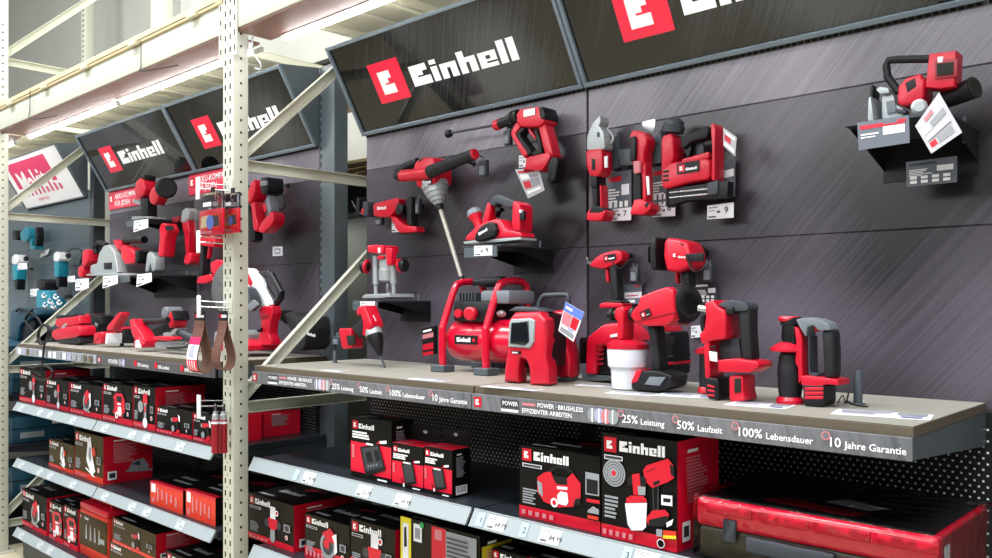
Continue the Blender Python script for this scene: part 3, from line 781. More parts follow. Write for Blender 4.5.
# ---- C: reciprocating saw
T = Tool('reciprocating_saw', 'red reciprocating saw hanging at the left edge of the right panel', 'saw', K, 2.33, (200, 400))
T.prism('shoe', [(40, 345), (50, 290), (70, 285), (80, 310), (78, 380), (60, 382), (42, 375)], .05, BLK, bev=.006)
T.tube('shoe_wire', [(10, 310, -.01), (25, 340, -.015), (48, 368, -.02), (74, 378, -.02), (70, 330, -.03)], .002, GRY, sm=5, n=8)
T.prism('gear_nose', [(72, 308), (132, 308), (134, 382), (74, 385)], .06, DGR, bev=.014)
h = T.prism('housing', [(126, 318), (200, 305), (272, 288), (296, 296), (290, 335), (232, 388), (130, 386)], .066, RED, bev=.014)
wordmark(T, h, (138, 356), (196, 352), -.035, .016, None, badge=False)
T.prism('side_lock', [(80, 345), (105, 345), (105, 370), (80, 372)], .066, RED, bev=.005)
T.mb('pivot_disc', lambda b: b.lathe(T.p((245, 350), 2.33 - .037), (0, 1, 0), [(0, .012), (.004, .023), (.07, .023)], BLK))
T.prism('grip', [(285, 312), (300, 286), (345, 288), (335, 395), (345, 430), (302, 428), (298, 360)], .042, RUB, bev=.012)
T.prism('knuckle_guard', [(208, 385), (240, 385), (300, 432), (370, 436), (374, 464), (262, 470)], .05, RED, bev=.01)
T.hook((215, 340)); T.hook((310, 330))
sectag((350 + 338 / 5.071, 140 + 300 / 5.071, 350 + 358 / 5.071, 140 + 375 / 5.071), 2.335, .03, 'grey security tag behind the grip of the reciprocating saw', [(350 + 330 / 5.071, 140 + 285 / 5.071, 2.335), (350 + 305 / 5.071, 140 + 288 / 5.071, 2.335)])
sectag((350 + 133 / 5.071, 140 + 395 / 5.071, 350 + 168 / 5.071, 140 + 430 / 5.071), 2.35, .03, 'grey security tag under the red nose of the reciprocating saw', [(350 + 150 / 5.071, 140 + 384 / 5.071, 2.345)])
pricecard('', 'small white price card below the reciprocating saw', [(350 + x / 5.071, 140 + y / 5.071) for x, y in ((212, 468), (262, 466), (262, 412), (212, 410))], 2.36)
# ---- bracket shelves
def bshelf(x0, x1, y0, z, label, wing=.06, lip=True, lipw=None):
    t = thing('bracket_shelf', label, 'bracket shelf', (x0, YW, z))
    part('shelf_plate', t, lambda b: b.box((x0, y0, z - .006), (x1, YW - .001, z - .0005), ANTH, .001, seg=1))
    for x in (x0 + .002, x1 - .004):
        part('side_wing', t, lambda b: b.prism([(x, y0 + .03, z - .007), (x, YW - .001, z - .007), (x, YW - .001, z - wing), ], (.003, 0, 0), BLK))
    part('back_plate', t, lambda b: b.box((x0, YW - .004, z - wing - .03), (x1, YW - .001, z - .006), BLK))
    part('pin', t, lambda b: b.cyl((x1 - .02, YW - .05, z - .04), (x1 - .02, YW - .05, z + .025), .004, GRY, n=10))
    if lip: part('label_holder', t, lambda b: b.box((x0 + .015, y0 - .004, z - .042), (x0 + .015 + (lipw or .16), y0 + .004, z - .0065), ANTH2, .002, seg=1))
    return t
bshelf(-2.143, -1.951, 2.11, 1.804, 'black bracket shelf carrying the red planer')
bshelf(-2.80, -2.61, 2.12, 1.615, 'black bracket shelf carrying the silver router')
bshelf(-.795, -.565, 2.11, 2.043, 'black bracket shelf carrying the biscuit jointer, high at the right edge', wing=.085, lip=False)
K = crop(455, 185, 6.2)
pricecard('4', 'white price card on the front of the planer bracket shelf', K((118, 440), (230, 436), (230, 375), (118, 378)), 2.104)
# ---- D: planer
T = Tool('hand_planer', 'red hand planer with grey knob standing on a black bracket shelf', 'planer', K, 2.215, (280, 355), zmin=1.8038)
T.prism('sole', [(70, 348), (150, 340), (490, 320), (492, 334), (300, 352), (72, 362)], .085, SIL, bev=.002, rnd=0)
T.prism('body', [(74, 342), (85, 310), (165, 250), (230, 222), (300, 204), (340, 214), (368, 268), (478, 288), (488, 318), (320, 332)], .078, RED, bev=.016)
T.prism('front_strut', [(165, 262), (226, 105), (268, 112), (236, 238)], .045, RED, bev=.012)
T.prism('handle', [(222, 118), (238, 76), (272, 54), (330, 66), (408, 96), (400, 135), (360, 142), (280, 108), (254, 128)], .046, DGR, bev=.014)
T.prism('trigger', [(255, 130), (300, 140), (302, 158), (268, 165), (255, 200)], .026, BLK, bev=.005)
T.prism('battery_column', [(374, 112), (395, 92), (470, 118), (466, 282), (382, 275), (366, 242)], .07, RED, bev=.012)
T.prism('battery_slot', [(402, 162), (440, 162), (436, 218), (402, 214)], .012, BLK, dY=-.033, bev=.002, rnd=0)
T.prism('contact_block', [(400, 152), (422, 152), (420, 172), (400, 170)], .012, WHT, dY=-.036, bev=.002, rnd=0)
T.prism('belt_cover', [(122, 322), (160, 262), (225, 226), (268, 232), (284, 275), (270, 315), (190, 345), (135, 348)], .03, BLK, dY=-.042, bev=.012, rnd=2)
wordmark(T, T.last, (150, 315), (225, 270), -.0575, .012, None, badge=False)
a = T.p((146, 245)); c = T.p((118, 170))
T.mb('knob_stem', lambda b: b.lathe(a, c - a, [(-.02, .016), (.02, .018), (.034, .027), (.04, .028)], RED))
T.mb('depth_knob', lambda b: b.lathe(a + (c - a).normalized() * .038, c - a, [(0, .029), (.012, .029), (.022, .024), (.028, .014)], GRY))
# ---- E: router
K = crop(325, 235, 6.2)
pricecard('', 'white price card on the front of the router bracket shelf', K((218, 472), (308, 472), (308, 412), (218, 412)), 2.114)
T = Tool('plunge_router', 'silver plunge router with red top and side knobs standing on a black bracket shelf', 'router', K, 2.24, (390, 390), zmin=1.6148)
T.prism('base_plate', [(258, 392), (264, 376), (300, 366), (520, 362), (528, 384), (400, 392)], .13, SIL, bev=.003, rnd=0)
for x0, x1 in ((300, 332), (412, 442)):
    a = T.p(((x0 + x1) / 2, 380)); c = T.p(((x0 + x1) / 2, 130))
    T.mb('guide_column', lambda b: b.lathe(a, c - a, [(0, .009), (.05, .009), (.051, .014), ((c - a).length, .014)], SIL, n=16))
a = T.p((385, 290)); c = T.p((385, 110))
T.mb('motor_body', lambda b: b.lathe(a, c - a, [(0, .022), (.006, .034), (.05, .035), (.053, .032), ((c - a).length, .032)], SIL))
h = T.prism('top_housing', [(280, 62), (350, 56), (442, 60), (440, 112), (400, 115), (285, 104)], .085, RED, bev=.01)
T.prism('front_panel', [(378, 78), (440, 78), (436, 182), (395, 190)], .03, RED, dY=-.035, bev=.008)
T.prism('scale', [(330, 78), (350, 78), (348, 112), (332, 110)], .012, OFFW, dY=-.043, bev=.002, rnd=0)
T.prism('clamp_lever', [(325, 130), (372, 125), (372, 145), (328, 152)], .012, RED, dY=-.035, bev=.003)
T.prism('depth_stop', [(388, 300), (404, 300), (412, 372), (380, 372)], .02, STL, dY=-.05, bev=.003)
for (x, y, sgn) in ((262, 196, -1), (468, 190, 1)):
    p = T.p((x, y)); ax = Vector((sgn * .9, -.35 if sgn < 0 else .2, .1))
    k = T.mb('side_knob', lambda b: b.lathe(p - ax.normalized() * .01, ax, [(0, .010), (.006, .022), (.016, .027), (.030, .028), (.038, .022)], BLK))
    T.mb('knob_ring', lambda b: b.lathe(p - ax.normalized() * .006, ax, [(0, .024), (.004, .030), (.012, .030), (.014, .027)], RED), parent=k)
# ---- F: angle drill
K = crop(325, 295, 6.2)
T = Tool('angle_drill', 'red cordless drill standing nose down with its bit in the worktop', 'drill', K, 2.085, (370, 445), zmin=ZT)
T.prism('battery_mount', [(98, 218), (112, 208), (212, 208), (226, 322), (212, 334), (130, 337)], .06, RED, bev=.008)
T.prism('mount_opening', [(134, 252), (186, 248), (190, 308), (146, 314)], .01, HOLE, dY=-.0265, bev=.001, rnd=0)
T.prism('handle', [(170, 205), (225, 175), (262, 150), (275, 215), (262, 262), (235, 268), (215, 250)], .042, RUB, bev=.012)
T.prism('motor_housing', [(208, 100), (232, 72), (280, 64), (298, 92), (345, 170), (350, 200), (292, 258), (262, 252), (272, 190), (250, 120), (216, 132)], .062, RED, bev=.014)
a = T.p((302, 232)); c = T.p((342, 375)); d = c - a; L = d.length
T.mb('gear_collar', lambda b: b.lathe(a, d, [(-.02, .030), (0, .034), (.012, .034)], SIL))
T.mb('chuck', lambda b: b.lathe(a + d.normalized() * .0125, d, [(0, .032), (.02, .031), (.045, .024), (L - .0125, .009)], BLK))
T.tube('drill_bit', [(341, 370), (373, 456)], .0045, DGR)
wordmark(T, T.last, (298, 130), (315, 165), -.034, .009, None, badge=False)
def gpost(x, y, h, r, label):
    p = atz(x, y, ZT); t = thing('cable_post', label, 'post', p)
    part('tube', t, lambda b: b.lathe(p + Vector((0, 0, .0006)), (0, 0, 1), [(0, r), (h - .004, r), (h, r * .8)], ANTH2, n=20))
    part('floor_ring', t, lambda b: b.lathe(p + Vector((0, 0, .0006)), (0, 0, 1), [(0, r * 1.7), (.003, r * 1.6)], ANTH2, n=20)); return t
gpost(335, 363, .052, .008, 'short slate post on the worktop below the router shelf')
p = gpost(858, 404.5, .083, .0105, 'slate post standing alone at the right of the worktop')
sectag((334, 336, 341, 345), 2.12, .02, 'pale security tag on top of the short slate post', [(335, 349, 2.12)])
cable('security_cable', 'thin curled black cable between the small rotary hammer and the slate post', [atz(x, y, ZT) + Vector((0, 0, h)) for x, y, h in ((838, 403, .003), (843, 400, .012), (846, 404, .003), (849, 399, .02), (847, 402, .006), (852, 405, .003), (860, 407, .003), (868, 408, .003))], .0018, BLK)
# ---- G: compressor
XA, XB, Y1, Y2 = -2.25, -2.03, 2.13, 2.335
def atx(x, y, X):
    d = ray(x, y); t = X / d.x; return Vector((X, d.y * t, EYE + d.z * t))
t = thing('air_compressor', 'red air compressor with tank inside a tubular roll cage on the worktop', 'compressor', (-2.14, 2.2, ZT))
zc, yc, R = 1.468, 2.21, .078
part('tank', t, lambda b: b.lathe((-2.285, yc, zc), (1, 0, 0), [(0, .02), (.008, .05), (.03, .072), (.05, R), (.36, R), (.38, .072), (.402, .05), (.41, .02)], REDT, n=36))
for X, nm in ((XA, 1), (XB, 2)):
    P = [(X, Y1 - .01, ZT + .022), (X, Y1 - .012, ZT + .06), (X, Y1 - .012, 1.50), (X, Y1 - .005, 1.53), (X, Y1 + .05, 1.655), (X, Y1 + .075, 1.676), (X, Y1 + .11, 1.682), (X, Y2 - .04, 1.682), (X, Y2 - .015, 1.672), (X, Y2, 1.64), (X, Y2, ZT + .06), (X, Y2 - .01, ZT + .03)]
    part('cage_tube', t, lambda b: b.tube(smooth_curve(P, 5), .0135, REDT, n=14))
    for y in (Y1 - .012, Y2 - .005):
        part('foot_pad', t, lambda b: b.box((X - .035, y - .03, ZT + .0008), (X + .035, y + .03, ZT + .026), ANTH2, .003, seg=1))
part('carry_grip', t, lambda b: b.lathe((XA, Y2 - .06, 1.682), (1, 0, 0), [(0, .0135), (.055, .0135), (.056, .02), (.16, .02), (.161, .0135), (XB - XA, .0135)], RUB, n=18))
part('pump_block', t, lambda b: b.box((-2.22, 2.14, 1.535), (-2.03, 2.30, 1.612), BLK, .012))
part('pump_head', t, lambda b: b.box((-2.10, 2.16, 1.60), (-1.96, 2.30, 1.648), GRY, .01))
part('cooling_fins', t, lambda b: [b.box((-2.2 + k * .016, 2.15, 1.612), (-2.193 + k * .016, 2.29, 1.640), DGR) for k in range(6)])
part('regulator_knob', t, lambda b: b.lathe((-2.115, 2.145, 1.566), (.3, -1, 0), [(0, .012), (.012, .014), (.014, .024), (.035, .024), (.04, .018)], RED, n=20))
part('gauge', t, lambda b: b.lathe((-2.175, 2.145, 1.566), (.2, -1, 0), [(0, .010), (.02, .012), (.022, .016), (.03, .015)], RED, n=18))
part('air_outlet', t, lambda b: b.lathe((-1.995, 2.145, 1.566), (1, -.4, 0), [(0, .008), (.014, .008), (.015, .012), (.03, .012), (.032, .007), (.045, .007)], STL, n=16))
lab = part('data_plate', t, lambda b: b.prism([(-2.20, yc - R - .0015, zc - .012), (-2.085, yc - R - .0015, zc - .012), (-2.085, yc - R - .0015, zc + .020), (-2.20, yc - R - .0015, zc + .020)], (0, .01, 0), BLK))
b = MB(); f = Face((-2.20, yc - R - .0015, zc - .012), (1, 0, 0), (0, 0, 1), .115, .032, b); f.word(.012, .008, .016, WHT); f.rect(.092, .010, .106, .021, REDP); b.build('brand_label', lab)
part('drain_valve', t, lambda b: b.lathe((-2.1, yc, zc - R + .004), (0, -.3, -1), [(0, .008), (.012, .008), (.013, .012), (.02, .01)], STL, n=14))
card('information_card', 'small black and red booklet standing at the left end of the compressor', [(422.5, 356), (434, 354), (434, 326), (422, 329)], 2.30, BLK, [(.05, .62, .95, .78, PPINK), (.05, .2, .95, .42, REDP), (.1, .85, .8, .93, WHT), (.05, .0, .95, .12, REDP)], thick=.02)
pricecard('', 'white price card on the panel behind the compressor', [(459, 304), (480, 303), (480, 294), (459, 294)], 2.385)
# ---- H: area light on legs
K = crop(415, 265, 4.294)
vec = Vector((-.03, .085, 0))
T = Tool('battery_inflator', 'red two-legged cordless device with grey framed display beside the compressor', 'inflator', K, 1.95, (480, 518), zmin=ZT)
P = [(378, 502), (382, 440), (395, 362), (398, 238), (425, 204), (530, 200), (560, 236), (566, 330), (560, 390), (572, 440), (574, 516), (490, 520), (486, 440), (472, 408), (450, 402), (442, 440), (440, 507)]
h = T.mb('body', lambda b: b.prism([T.p(q) for q in P], vec, RED, .016))
Q = [(398, 352), (402, 250), (412, 232), (492, 228), (512, 238), (508, 330), (490, 358)]
T.mb('display_frame', lambda b: b.prism([T.p(q, 1.944) for q in Q], (0, .02, 0), RAIL, .005), parent=None)
sc = T.last
T.mb('display', lambda b: b.prism([T.p(q, 1.941) for q in ((406, 338), (412, 248), (485, 240), (488, 330), (470, 346))], (0, .01, 0), GLASSB, .003), parent=sc)
T.prism('brand_plate', [(414, 368), (456, 370), (456, 382), (414, 380)], .004, BLK, dY=-.001, bev=.001, rnd=0)
wordmark(T, T.last, (418, 380), (452, 381), -.0035, .006, None, badge=False)
T.mb('core', lambda b: b.prism([T.p(q, 2.0) for q in ((470, 440), (470, 215), (520, 200), (575, 215), (590, 300), (590, 440))], Vector((-.03, .11, 0)), BLK, .008))
T.mb('rear_body', lambda b: b.prism([T.p(q, 2.10) for q in ((540, 480), (535, 230), (560, 195), (640, 195), (650, 260), (645, 330), (665, 400), (662, 485))], Vector((-.03, .1, 0)), RED, .016))
T.mb('side_vent', lambda b: b.prism([T.p(q, 2.095) for q in ((588, 430), (588, 275), (612, 330), (636, 395))], (0, .02, 0), BLK, .003))
T.mb('rear_foot', lambda b: b.prism([T.p(q, 2.11) for q in ((602, 512), (602, 488), (664, 476), (664, 498))], Vector((-.02, .07, 0)), ANTH2, .002))
T.mb('carry_handle', lambda b: b.tube(smooth_curve([T.p(q, 2.06) for q in ((528, 200), (535, 165), (552, 134), (585, 130), (640, 128), (658, 138), (656, 200))], 5), .008, DGR, n=12))
T.mb('top_cap', lambda b: b.prism([T.p(q, 2.0) for q in ((398, 196), (430, 178), (520, 182), (560, 200), (500, 206))], Vector((-.03, .1, 0)), DGR, .006))
card('brochure', 'blue and white colour brochure leaning on the red two-legged device', K((680, 330), (615, 282), (646, 158), (727, 204))[0:1] + K((727, 204), (646, 158), (615, 282)), 2.00, PAPER,
     [(.0, .0, .0, .0, PAPER)], 'brochure')
bc = bpy.data.objects['brochure']
P = [at(*q, 1.9992) for q in K((680, 330), (727, 204), (646, 158), (615, 282))]
b = MB()
def Q4(u, v): return P[0] * (1 - u) * (1 - v) + P[3] * u * (1 - v) + P[2] * u * v + P[1] * (1 - u) * v
for i, (u0, v0, u1, v1, m) in enumerate(((0, .72, 1, 1, PBLUE), (.5, .30, .95, .7, PPINK), (.08, .34, .45, .7, REDP), (.1, .06, .9, .2, PGREY), (.55, .82, .9, .9, WHT), (.2, .24, .5, .32, PLAV))):
    e = Vector((0, -.0004 - .0002 * i, 0)); b.add([Q4(u0, v0) + e, Q4(u0, v1) + e, Q4(u1, v1) + e, Q4(u1, v0) + e], [[0, 1, 2, 3]], m)
b.build('cover_print', bc)
# ---- I: rail bracket, grinder, multitool, nailer
K = crop(575, 105, 4.653)
T = Tool('tool_rail', 'slate steel rail bracket on the panel behind the grinder and multitool', 'rail', K, 2.365, (300, 260))
T.prism('rail_plate', [(205, 205), (420, 192), (420, 268), (215, 280)], .03, ANTH2, bev=.002, rnd=0)
T.prism('wing', [(158, 300), (160, 185), (214, 124), (216, 290)], .02, ANTH2, dY=.012, bev=.001, rnd=0)
T.prism('wing', [(352, 240), (380, 150), (420, 110), (420, 250)], .03, ANTH2, dY=.005, bev=.001, rnd=0)
T = Tool('angle_grinder', 'red grinder with silver guard and dark grip, first tool right of the panel joint', 'grinder', K, 2.31, (120, 530))
T.prism('silver_guard', [(60, 205), (64, 140), (95, 82), (142, 42), (146, 78), (134, 92), (165, 122), (172, 200), (110, 215)], .05, SIL, bev=.014)
T.prism('guard_bolt', [(104, 125), (120, 125), (120, 148), (104, 148)], .012, DGR, dY=-.022, bev=.003)
T.tube('guard_lever', [(150, 110, .01), (178, 150, .012), (168, 180, .01)], .004, SIL, sm=4)
h = T.prism('motor_housing', [(58, 205), (166, 198), (166, 300), (142, 328), (84, 328), (64, 285)], .062, RED, bev=.014)
T.prism('side_slot', [(78, 250), (98, 250), (98, 302), (80, 300)], .01, BLK, dY=-.029, bev=.002, rnd=0)
T.prism('data_label', [(136, 240), (154, 236), (154, 290), (138, 292)], .006, OFFW, dY=-.030, bev=.001, rnd=0)
T.prism('neck', [(80, 322), (138, 322), (136, 385), (82, 382)], .056, BLK, bev=.012)
T.prism('grip', [(82, 375), (132, 372), (128, 478), (92, 476)], .046, RUB, bev=.014)
T.prism('grip_strip', [(122, 372), (140, 370), (148, 478), (130, 482)], .04, RED, bev=.008)
T.prism('battery_mount', [(62, 510), (66, 498), (98, 465), (160, 478), (182, 494), (156, 536), (64, 536)], .06, RED, bev=.008)
T.prism('mount_cap', [(72, 498), (98, 462), (160, 475), (178, 490), (140, 498)], .064, RUB, bev=.01)
T.hook((82, 230))
T = Tool('multi_tool', 'red oscillating multitool with flat blade on top, second tool right of the panel joint', 'multitool', K, 2.31, (320, 500))
T.prism('saw_blade', [(310, 78), (376, 64), (374, 100), (368, 128), (318, 108)], .004, STL, bev=.0005, rnd=0)
h = T.prism('head', [(262, 135), (280, 112), (345, 120), (370, 150), (366, 185), (350, 215), (350, 280), (275, 280)], .055, RED, bev=.014)
T.prism('lever', [(258, 150), (288, 142), (294, 165), (290, 255), (256, 260)], .02, BLK, dY=-.03, bev=.006)
T.prism('switch_frame', [(272, 262), (308, 258), (310, 312), (276, 320)], .012, PPINK, dY=-.03, bev=.003)
T.prism('grip', [(272, 275), (318, 270), (334, 330), (334, 450), (276, 452)], .046, RUB, bev=.014)
T.prism('body_strip', [(304, 265), (350, 255), (358, 330), (358, 442), (330, 455), (326, 345)], .044, RED, bev=.01)
T.prism('data_label', [(330, 332), (345, 330), (350, 415), (338, 420)], .004, OFFW, dY=-.0215, bev=.001, rnd=0)
T.prism('battery_mount', [(264, 508), (268, 490), (290, 438), (330, 435), (388, 458), (390, 480), (350, 508)], .06, RED, bev=.008)
T.prism('mount_cap', [(330, 462), (362, 448), (386, 460), (350, 478)], .064, RUB, bev=.006)
T = Tool('nail_gun', 'large red nailer with black magazine lying level at the right of the tool row', 'nailer', K, 2.315, (560, 420))
a = T.p((455, 130)); c = T.p((462, 72))
T.mb('motor_cap', lambda b: b.lathe(a, c - a, [(0, .034), (.02, .036), (.022, .032), (.036, .031), (.04, .024), (.044, .022)], DGR))
T.prism('motor_housing', [(410, 160), (425, 138), (478, 126), (498, 150), (502, 240), (470, 290), (412, 310)], .07, RED, bev=.014)
h = T.prism('body', [(410, 290), (470, 262), (600, 255), (645, 242), (672, 260), (668, 340), (560, 355), (430, 388), (412, 372)], .07, RED, bev=.014)
wordmark(T, h, (482, 314), (572, 300), -.037, .022, BLK)
T.prism('vent_slots', [(410, 305), (438, 302), (438, 312), (410, 315)], .006, BLK, dY=-.034, bev=.001, rnd=0, parent=h)
T.prism('vent_slots', [(410, 325), (438, 322), (438, 332), (410, 335)], .006, BLK, dY=-.034, bev=.001, rnd=0, parent=h)
T.prism('vent_slots', [(410, 345), (438, 342), (438, 352), (410, 355)], .006, BLK, dY=-.034, bev=.001, rnd=0, parent=h)
T.prism('grip', [(496, 150), (545, 128), (640, 92), (656, 112), (640, 150), (560, 165), (520, 196), (502, 200)], .05, RUB, bev=.016)
T.prism('trigger', [(510, 205), (545, 180), (556, 195), (545, 232), (530, 250), (520, 225)], .024, BLK, bev=.005)
T.prism('trigger_guard', [(500, 250), (600, 225), (640, 215), (642, 245), (600, 260), (500, 272)], .03, RED, bev=.006)
T.prism('belt_hook', [(562, 180), (600, 165), (606, 235), (568, 240)], .01, DGR, dY=.01, bev=.002)
T.prism('rear_column', [(638, 90), (662, 80), (690, 105), (684, 200), (682, 350), (645, 345), (655, 200)], .06, RED, bev=.01)
T.prism('magazine', [(430, 388), (735, 352), (732, 425), (520, 445), (436, 470)], .036, BLK, bev=.004, rnd=0)
T.tube('magazine_rod', [(440, 408, -.02), (620, 390, -.02)], .003, STL); T.tube('magazine_rod', [(440, 432, -.02), (620, 414, -.02)], .003, STL)
T.prism('magazine_block', [(618, 362), (690, 346), (696, 358), (692, 412), (626, 420)], .05, DGR, bev=.005)
T.prism('nose_piece', [(430, 395), (452, 392), (455, 470), (434, 472)], .045, BLK, bev=.004)
T.hook((655, 130)); T.hook((460, 220))
c1 = PDARK; SLATE = mat('slate_card', '5D636E', .4)
card('information_card', 'grey information card on the panel between the grinder and the multitool', K((150, 540), (262, 530), (262, 300), (150, 318)), 2.372, SLATE, info(1), lean=.0)
card('information_card', 'grey information card on the panel between the multitool and the nailer', K((358, 500), (466, 490), (466, 270), (358, 290)), 2.372, SLATE, info(2))
pricecard('7', 'white price card with number 7 beside the foot of the grinder', K((160, 540), (260, 536), (262, 475), (165, 485)), 2.362)
pricecard('8', 'white price card with number 8 beside the foot of the multitool', K((360, 522), (466, 516), (466, 455), (390, 462)), 2.362)
pricecard('9', 'white price card with number 9 under the nailer magazine', K((614, 532), (738, 524), (738, 452), (616, 468)), 2.34)
card('information_card', 'silvery information booklet hanging from the rear of the nailer', K((690, 190), (745, 240), (752, 150), (690, 105)), 2.27, mat('leaflet_silver', 'B9B8BE', .45), [(.1, .1, .9, .3, WHT), (.1, .4, .6, .7, REDP), (.2, .75, .9, .9, WHT)])
card('information_card', 'grey card on the panel behind the right end of the nailer', K((690, 440), (745, 425), (745, 250), (690, 262)), 2.365, SLATE, [(.1, .55, .9, .75, WHT), (.1, .3, .7, .45, PGREY)])
# ---- J: glue gun and spot lamp
K = crop(575, 230, 5.073)
T = Tool('glue_gun', 'small red hot glue gun hanging above the paint sprayer', 'glue gun', K, 2.34, (220, 390))
h = T.prism('body', [(78, 178), (108, 145), (152, 118), (245, 100), (268, 114), (270, 150), (235, 172), (165, 196), (105, 190)], .045, RED, bev=.012)
T.mb('nozzle', lambda b: b.lathe(T.p((92, 172)), T.p((62, 168)) - T.p((92, 172)), [(0, .010), (.012, .007), (.026, .002)], STL))
wordmark(T, h, (152, 156), (204, 146), -.0245, .014, BLK)
T.prism('grip', [(178, 180), (228, 172), (236, 260), (246, 356), (192, 356), (186, 260)], .04, RUB, bev=.012)
T.prism('trigger', [(152, 198), (176, 194), (184, 266), (166, 262)], .018, RED, bev=.004)
T.prism('battery_mount', [(132, 396), (136, 374), (180, 366), (282, 372), (280, 392)], .06, RED, bev=.005)
T.prism('mount_cap', [(162, 374), (180, 352), (260, 356), (276, 370)], .055, RUB, bev=.006)
T.prism('stand_wire', [(58, 140), (62, 138), (70, 165), (66, 168)], .003, STL, bev=.0005, rnd=0)
T.hook((235, 130))
sectag((575 + 284 / 5.073, 230 + 190 / 5.073, 575 + 326 / 5.073, 230 + 264 / 5.073), 2.35, .03, 'grey security tag with coiled cord beside the glue gun', [(575 + x / 5.073, 230 + y / 5.073, yy) for x, y, yy in ((305, 165, 2.33), (280, 150, 2.318), (255, 175, 2.315), (230, 195, 2.315), (200, 175, 2.315), (175, 130, 2.317))])
card('information_card', 'grey information card on the panel right of the glue gun grip', K((255, 378), (340, 374), (338, 272), (248, 278)), 2.376, SLATE, [(.0, .3, 1, .6, PAPER), (.6, .85, .9, .93, REDP), (.1, .4, .8, .45, REDP), (.05, .08, .6, .22, WHT)])
T = Tool('hand_spotlight', 'large red cordless hand spotlight with dark lens hanging above the sprayer', 'spotlight', K, 2.30, (560, 280))
h = T.prism('body', [(468, 55), (495, 36), (560, 44), (622, 58), (655, 118), (652, 188), (560, 216), (485, 206), (462, 130)], .10, RED, bev=.024)
T.prism('top_slot', [(545, 58), (585, 64), (588, 78), (556, 76)], .06, DRED, dY=-.022, bev=.004)
T.prism('lens_bezel', [(404, 120), (412, 70), (438, 32), (488, 36), (470, 110), (484, 196), (430, 202), (408, 165)], .115, BLK, bev=.024)
T.prism('lens', [(400, 140), (404, 90), (412, 78), (412, 170)], .08, GLASSB, bev=.01)
T.prism('side_band', [(560, 122), (655, 116), (655, 158), (568, 160)], .006, BLK, dY=-.050, bev=.002, rnd=0)
wordmark(T, h, (492, 142), (562, 146), -.052, .018, None)
T.prism('grip', [(538, 208), (602, 204), (612, 285), (566, 288)], .045, RUB, bev=.014)
T.prism('trigger', [(508, 205), (532, 200), (534, 272), (514, 262)], .02, RED, bev=.004)
T.hook((590, 110)); 
sectag((575 + 652 / 5.073, 230 + 172 / 5.073, 575 + 702 / 5.073, 230 + 260 / 5.073), 2.34, .03, 'grey security tag with coiled cord beside the spotlight', [(575 + x / 5.073, 230 + y / 5.073, yy) for x, y, yy in ((680, 142, 2.30), (684, 150, 2.25), (650, 196, 2.232), (605, 210, 2.245), (580, 175, 2.245), (568, 130, 2.247))])
card('information_card', 'dark information card with white pictograms under the spotlight tag', K((612, 376), (722, 374), (720, 262), (606, 268)), 2.376, PDARK, info(5, False))
pricecard('', 'white price card low on the panel between the sprayer and the large hammer', [(691, 338), (703, 337), (703, 325), (691, 326)], 2.38)
# ---- K: paint sprayer
K = crop(580, 280, 4.646)
T = Tool('paint_sprayer', 'red paint spray gun with milky white cup and black round filter on the worktop', 'paint sprayer', K, 2.055, (220, 500), zmin=ZT)
h = T.prism('motor_housing', [(252, 168), (262, 145), (300, 112), (312, 76), (400, 48), (480, 30), (520, 50), (530, 180), (480, 214), (330, 216), (272, 192)], .12, RED, bev=.03)
T.prism('housing_seam', [(262, 190), (450, 146), (450, 150), (264, 194)], .004, DRED, dY=-.0605, bev=.001, rnd=0, parent=h)
wordmark(T, h, (290, 176), (326, 160), -.063, .014, BLK)
a = T.p((478, 112)); ax = Vector((.92, -.38, .05)).normalized()
T.mb('filter_cap', lambda b: b.lathe(a - ax * .01, ax, [(0, .050), (.005, .0545), (.022, .0545), (.025, .050), (.036, .048), (.040, .042), (.041, .02)], BLK, n=32))
T.mb('filter_grille', lambda b: [b.lathe(a + ax * .0315, ax, [(0, r), (.001, r + .001), (.002, r)], RUB, n=28) for r in (.02, .03, .04)])
T.prism('grip', [(316, 210), (378, 212), (396, 320), (408, 425), (338, 425), (350, 330)], .05, RUB, bev=.016)
T.prism('battery', [(252, 482), (262, 470), (306, 424), (408, 424), (492, 448), (482, 500), (412, 522), (254, 512)], .09, BLK, bev=.01)
T.prism('battery_mount', [(248, 484), (304, 420), (360, 420), (312, 478)], .094, RED, bev=.006)
T.prism('battery_plate', [(300, 485), (325, 450), (402, 452), (372, 492)], .006, GRY, dY=-.047, bev=.001, rnd=0)
T.prism('spray_head', [(168, 150), (180, 130), (232, 122), (250, 140), (242, 175), (238, 278), (188, 278), (190, 190), (172, 180)], .06, RED, bev=.014)
a = T.p((178, 160)); T.mb('nozzle', lambda b: b.lathe(a, (-1, -.1, 0), [(0, .012), (.012, .014), (.014, .019), (.022, .019), (.024, .012), (.034, .009)], BLK, n=20))
a = T.p((238, 158)); T.mb('locking_collar', lambda b: b.lathe(a, (1, .05, 0), [(0, .018), (.004, .021), (.014, .021), (.018, .016)], BLK, n=20))
pc = T.p((222, 300)); pc.z = 0
def zz(y): return T.p((222, y)).z
T.mb('cup_lid', lambda b: b.lathe((pc.x, pc.y, zz(318)), (0, 0, 1), [(0, .061), (.014, .061), (.016, .054), (.022, .046), (zz(290) - zz(318) + .008, .02)], RED, n=32))
T.mb('cup', lambda b: b.lathe((pc.x, pc.y, ZT + .0008), (0, 0, 1), [(0, .040), (.003, .046), (zz(415) - ZT, .049), (zz(400) - ZT, .057), (zz(330) - ZT, .060), (zz(318) - ZT, .058)], CUP, n=32))
